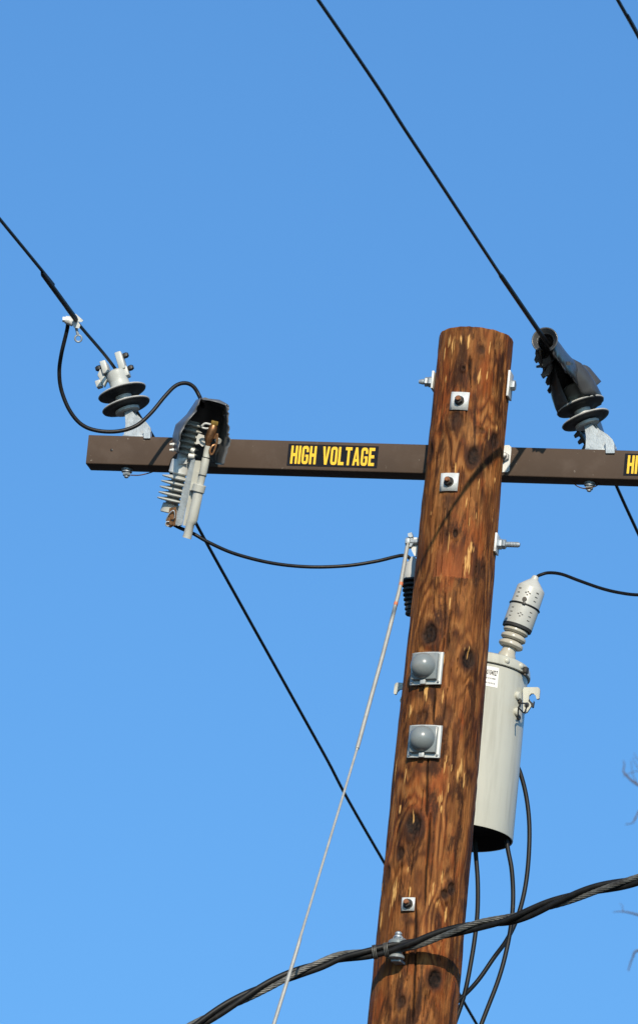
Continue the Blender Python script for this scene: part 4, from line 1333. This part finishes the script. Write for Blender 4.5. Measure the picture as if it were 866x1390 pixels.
# ------------------------------------------------------------------ twisted service cable
cpt = [(60, 1530), (220, 1420), (330, 1355), (400, 1322), (435, 1309), (464, 1299), (504, 1293), (535, 1287), (563, 1280.5), (602, 1268), (646, 1256), (686, 1249), (715, 1240), (755, 1225), (804, 1209), (866, 1194), (980, 1166), (1150, 1120), (1400, 1050)]
cq = np.interp([p[0] for p in cpt], [60, 464, 535, 646, 866, 1400], [-.40, -.235, -.225, -.26, -.42, -1.0])
cen = smooth([PQ(x, y, float(q)) for (x, y), q in zip(cpt, cq)], 14)
cum = [0.0]
for i in range(1, len(cen)): cum.append(cum[-1] + (cen[i] - cen[i - 1]).length)
def strand(ph, rad, pitch, base, basew=None):
    out = []
    for i, c in enumerate(base):
        T = (base[min(i + 1, len(base) - 1)] - base[max(i - 1, 0)]).normalized()
        s_ = T.cross(k).normalized(); u_ = s_.cross(T)
        an = ph + 2 * math.pi * cum[i] / pitch
        out.append(c + (s_ * math.cos(an) + u_ * math.sin(an)) * rad)
    return out
sv_c = thing('service_cable', 'thick twisted bundle of black and bare cables crossing before the pole', 'cable', cen[70])
PIT_ = .62
for i, ph in enumerate((R(200), R(320))):
    b_ = MB(); b_.tube(strand(ph, .0125, PIT_, cen), .0112, 12)
    part('insulated_strand', b_, m_cable_old, sv_c)
ncen = strand(R(80), .0115, PIT_, cen)
# finer sampling for the bare neutral
fine_ = []; fc = []
for i in range(len(ncen) - 1):
    for j in range(3):
        fine_.append(ncen[i].lerp(ncen[i + 1], j / 3)); fc.append(cum[i] + (cum[i + 1] - cum[i]) * j / 3)
neu = MB()
for w in range(7):
    pts = []
    for i, c in enumerate(fine_):
        T = (fine_[min(i + 1, len(fine_) - 1)] - fine_[max(i - 1, 0)]).normalized()
        s_ = T.cross(k).normalized(); u_ = s_.cross(T)
        an = w * 2 * math.pi / 7 - 2 * math.pi * fc[i] / .16
        pts.append(c + (s_ * math.cos(an) + u_ * math.sin(an)) * .0070)
    neu.tube(pts, .0036, 6)
part('bare_neutral', neu, m_alu, sv_c, 'bare grey stranded neutral conductor')
for (x, y) in ((508, 1290), (524, 1288)):
    j = min(range(len(cen)), key=lambda i: (cen[i] - PQ(x, y, -.23)).length)
    T = (cen[j + 1] - cen[j - 1]).normalized()
    b_ = MB()
    for q in (-.006, 0, .006): b_.torus(cen[j] + T * q, T + a * .3, .0255, .002, 24, 6)
    part('tie_wire', b_, m_alu, sv_c)
# clevis insulator carrying it
zb2 = lambda zx, zy, q: PQ(500 + zx / 5.41, 1170 + zy / 5.41, q)
cvp = zb2(220, 600, -.20)
cv = thing('clevis_insulator', 'grey spool insulator in a clevis carrying the twisted cable', 'insulator', cvp)
t0_ = zb2(222, 512, -.205)
b_ = MB(); b_.lathe(t0_, -k, [(0, .007), (.004, .012), (.010, .013), (.012, .010), (.016, .015), (.022, .016), (.024, .012), (.03, .020), (.034, .022)], 24)
part('bolt', b_, m_galv, cv)
b_ = MB(); b_.lathe(t0_ - k * .030, -k, [(0, .018), (.002, .028), (.008, .034), (.018, .034), (.026, .024), (.045, .020), (.056, .024), (.062, .030), (.070, .030), (.074, .024)], 36)
part('spool', b_, m_dome, cv)
pr_ = pole_hit(545, 1290); nr_ = radial(pr_)
b_ = MB()
for dz in (-.024, -.108):
    c0 = t0_ + k * dz
    q0_ = V((nr_.x * (pole_r(c0.z) - .005), nr_.y * (pole_r(c0.z) - .005), c0.z))
    b_.box((c0 + q0_) / 2, (c0 - q0_) / 2 * 1.15, (c0 - q0_).cross(k).normalized() * .018, k * .004, .0)
part('clevis', b_, m_galv, cv)

# ------------------------------------------------------------------ bare tree far behind, only twig tips reach into view
TD = 34.0                                    # metres behind the pole
def PT(px, py, dq=0.0): return PQ(px, py, TD + dq)
base_t = PT(1420, 1200); base_t = V((base_t.x, base_t.y, 0))
tree = thing('bare_tree', 'leafless tree far behind whose fine twig tips reach past the tank', 'tree', base_t)
trunk_top = V((base_t.x + .3, base_t.y, 15.0))
tb = MB()
tb.tube(smooth([base_t - k * .3, base_t + V((.1, 0, 4)), base_t + V((-.1, .1, 9)), trunk_top, trunk_top + V((.2, 0, 5))], 6), [x for x in np.linspace(.34, .05, 25)], 12)
part('trunk', tb, m_bark, tree)
lb = MB(); rt_ = random.Random(12)
def limb(p, q, r0_, r1_, wob=.15, n_=7):
    pts = [p]
    for i in range(1, n_):
        f_ = i / n_
        pts.append(p.lerp(q, f_) + V((rt_.uniform(-1, 1), rt_.uniform(-1, 1), rt_.uniform(-1, 1))) * wob * (q - p).length * .25 + k * (.06 * (q - p).length * math.sin(math.pi * f_)))
    pts.append(q)
    lb.tube(pts, [r0_ + (r1_ - r0_) * i / n_ for i in range(n_ + 1)], 6)
    return pts
def inframe(p):
    v = p - C
    x = W / 2 + F * v.dot(rt) / v.dot(fw)
    return x < 885
def grow(p, dir_, ln, r_, lev):
    q = p + dir_ * ln
    if inframe(q): return
    pts = limb(p, q, r_, r_ * .5, .2, 5)
    if lev == 0: return
    for i in range(4):
        o_ = pts[rt_.randint(2, 5)]
        dd = (dir_ + V((rt_.uniform(-1, 1), rt_.uniform(-1, 1), rt_.uniform(-.5, .9))) * .75).normalized()
        grow(o_, dd, ln * rt_.uniform(.45, .7), r_ * .5, lev - 1)
for i in range(16):
    z = rt_.uniform(6, 19)
    an = rt_.uniform(0, 6.28)
    grow(V((base_t.x + .2, base_t.y, z)), V((math.cos(an), math.sin(an), .5)).normalized(), rt_.uniform(2.2, 4.0) * (1.1 - (z - 6) / 26), .075, 3)
def twig(pts, r0_, r1_):
    p3 = [PT(*p) for p in pts]; r1_ *= .55; r0_ *= .6
    s_ = smooth(p3, 4)
    lb.tube(s_, [r0_ + (r1_ - r0_) * (i / (len(s_) - 1)) ** .6 for i in range(len(s_))], 5)
for st_, r_ in (((1330, 1180), .03), ((1330, 1230), .03), ((1340, 1330), .035)):
    pass
twig([(1408, 1150), (1150, 1135), (960, 1098), (900, 1082), (864.5, 1065), (849, 1052), (845.5, 1046), (847, 1037), (845, 1032)], .035, .004)
twig([(864.5, 1065), (858, 1050), (856, 1032)], .006, .003)
twig([(849, 1052), (845, 1054)], .005, .003)
twig([(849, 1052), (862, 1047), (870, 1046)], .005, .004)
twig([(875, 1052), (864, 1040), (858, 1028)], .006, .003)
twig([(930, 1090), (880, 1040), (866, 1032), (860, 1022)], .009, .003)
twig([(1400, 1190), (1120, 1150), (930, 1100), (885, 1088), (868, 1099), (859, 1116), (848, 1119)], .035, .0045)
twig([(862, 1109), (859, 1117)], .008, .007)
twig([(1410, 1330), (1140, 1290), (930, 1262), (866, 1242), (845, 1237.5), (831, 1238)], .035, .004)
twig([(845, 1237.5), (844, 1230), (841, 1226)], .006, .003)
twig([(1400, 1400), (1120, 1340), (920, 1300), (868, 1290), (858, 1300), (852, 1318)], .04, .007)
part('crown', lb, m_bark, tree)
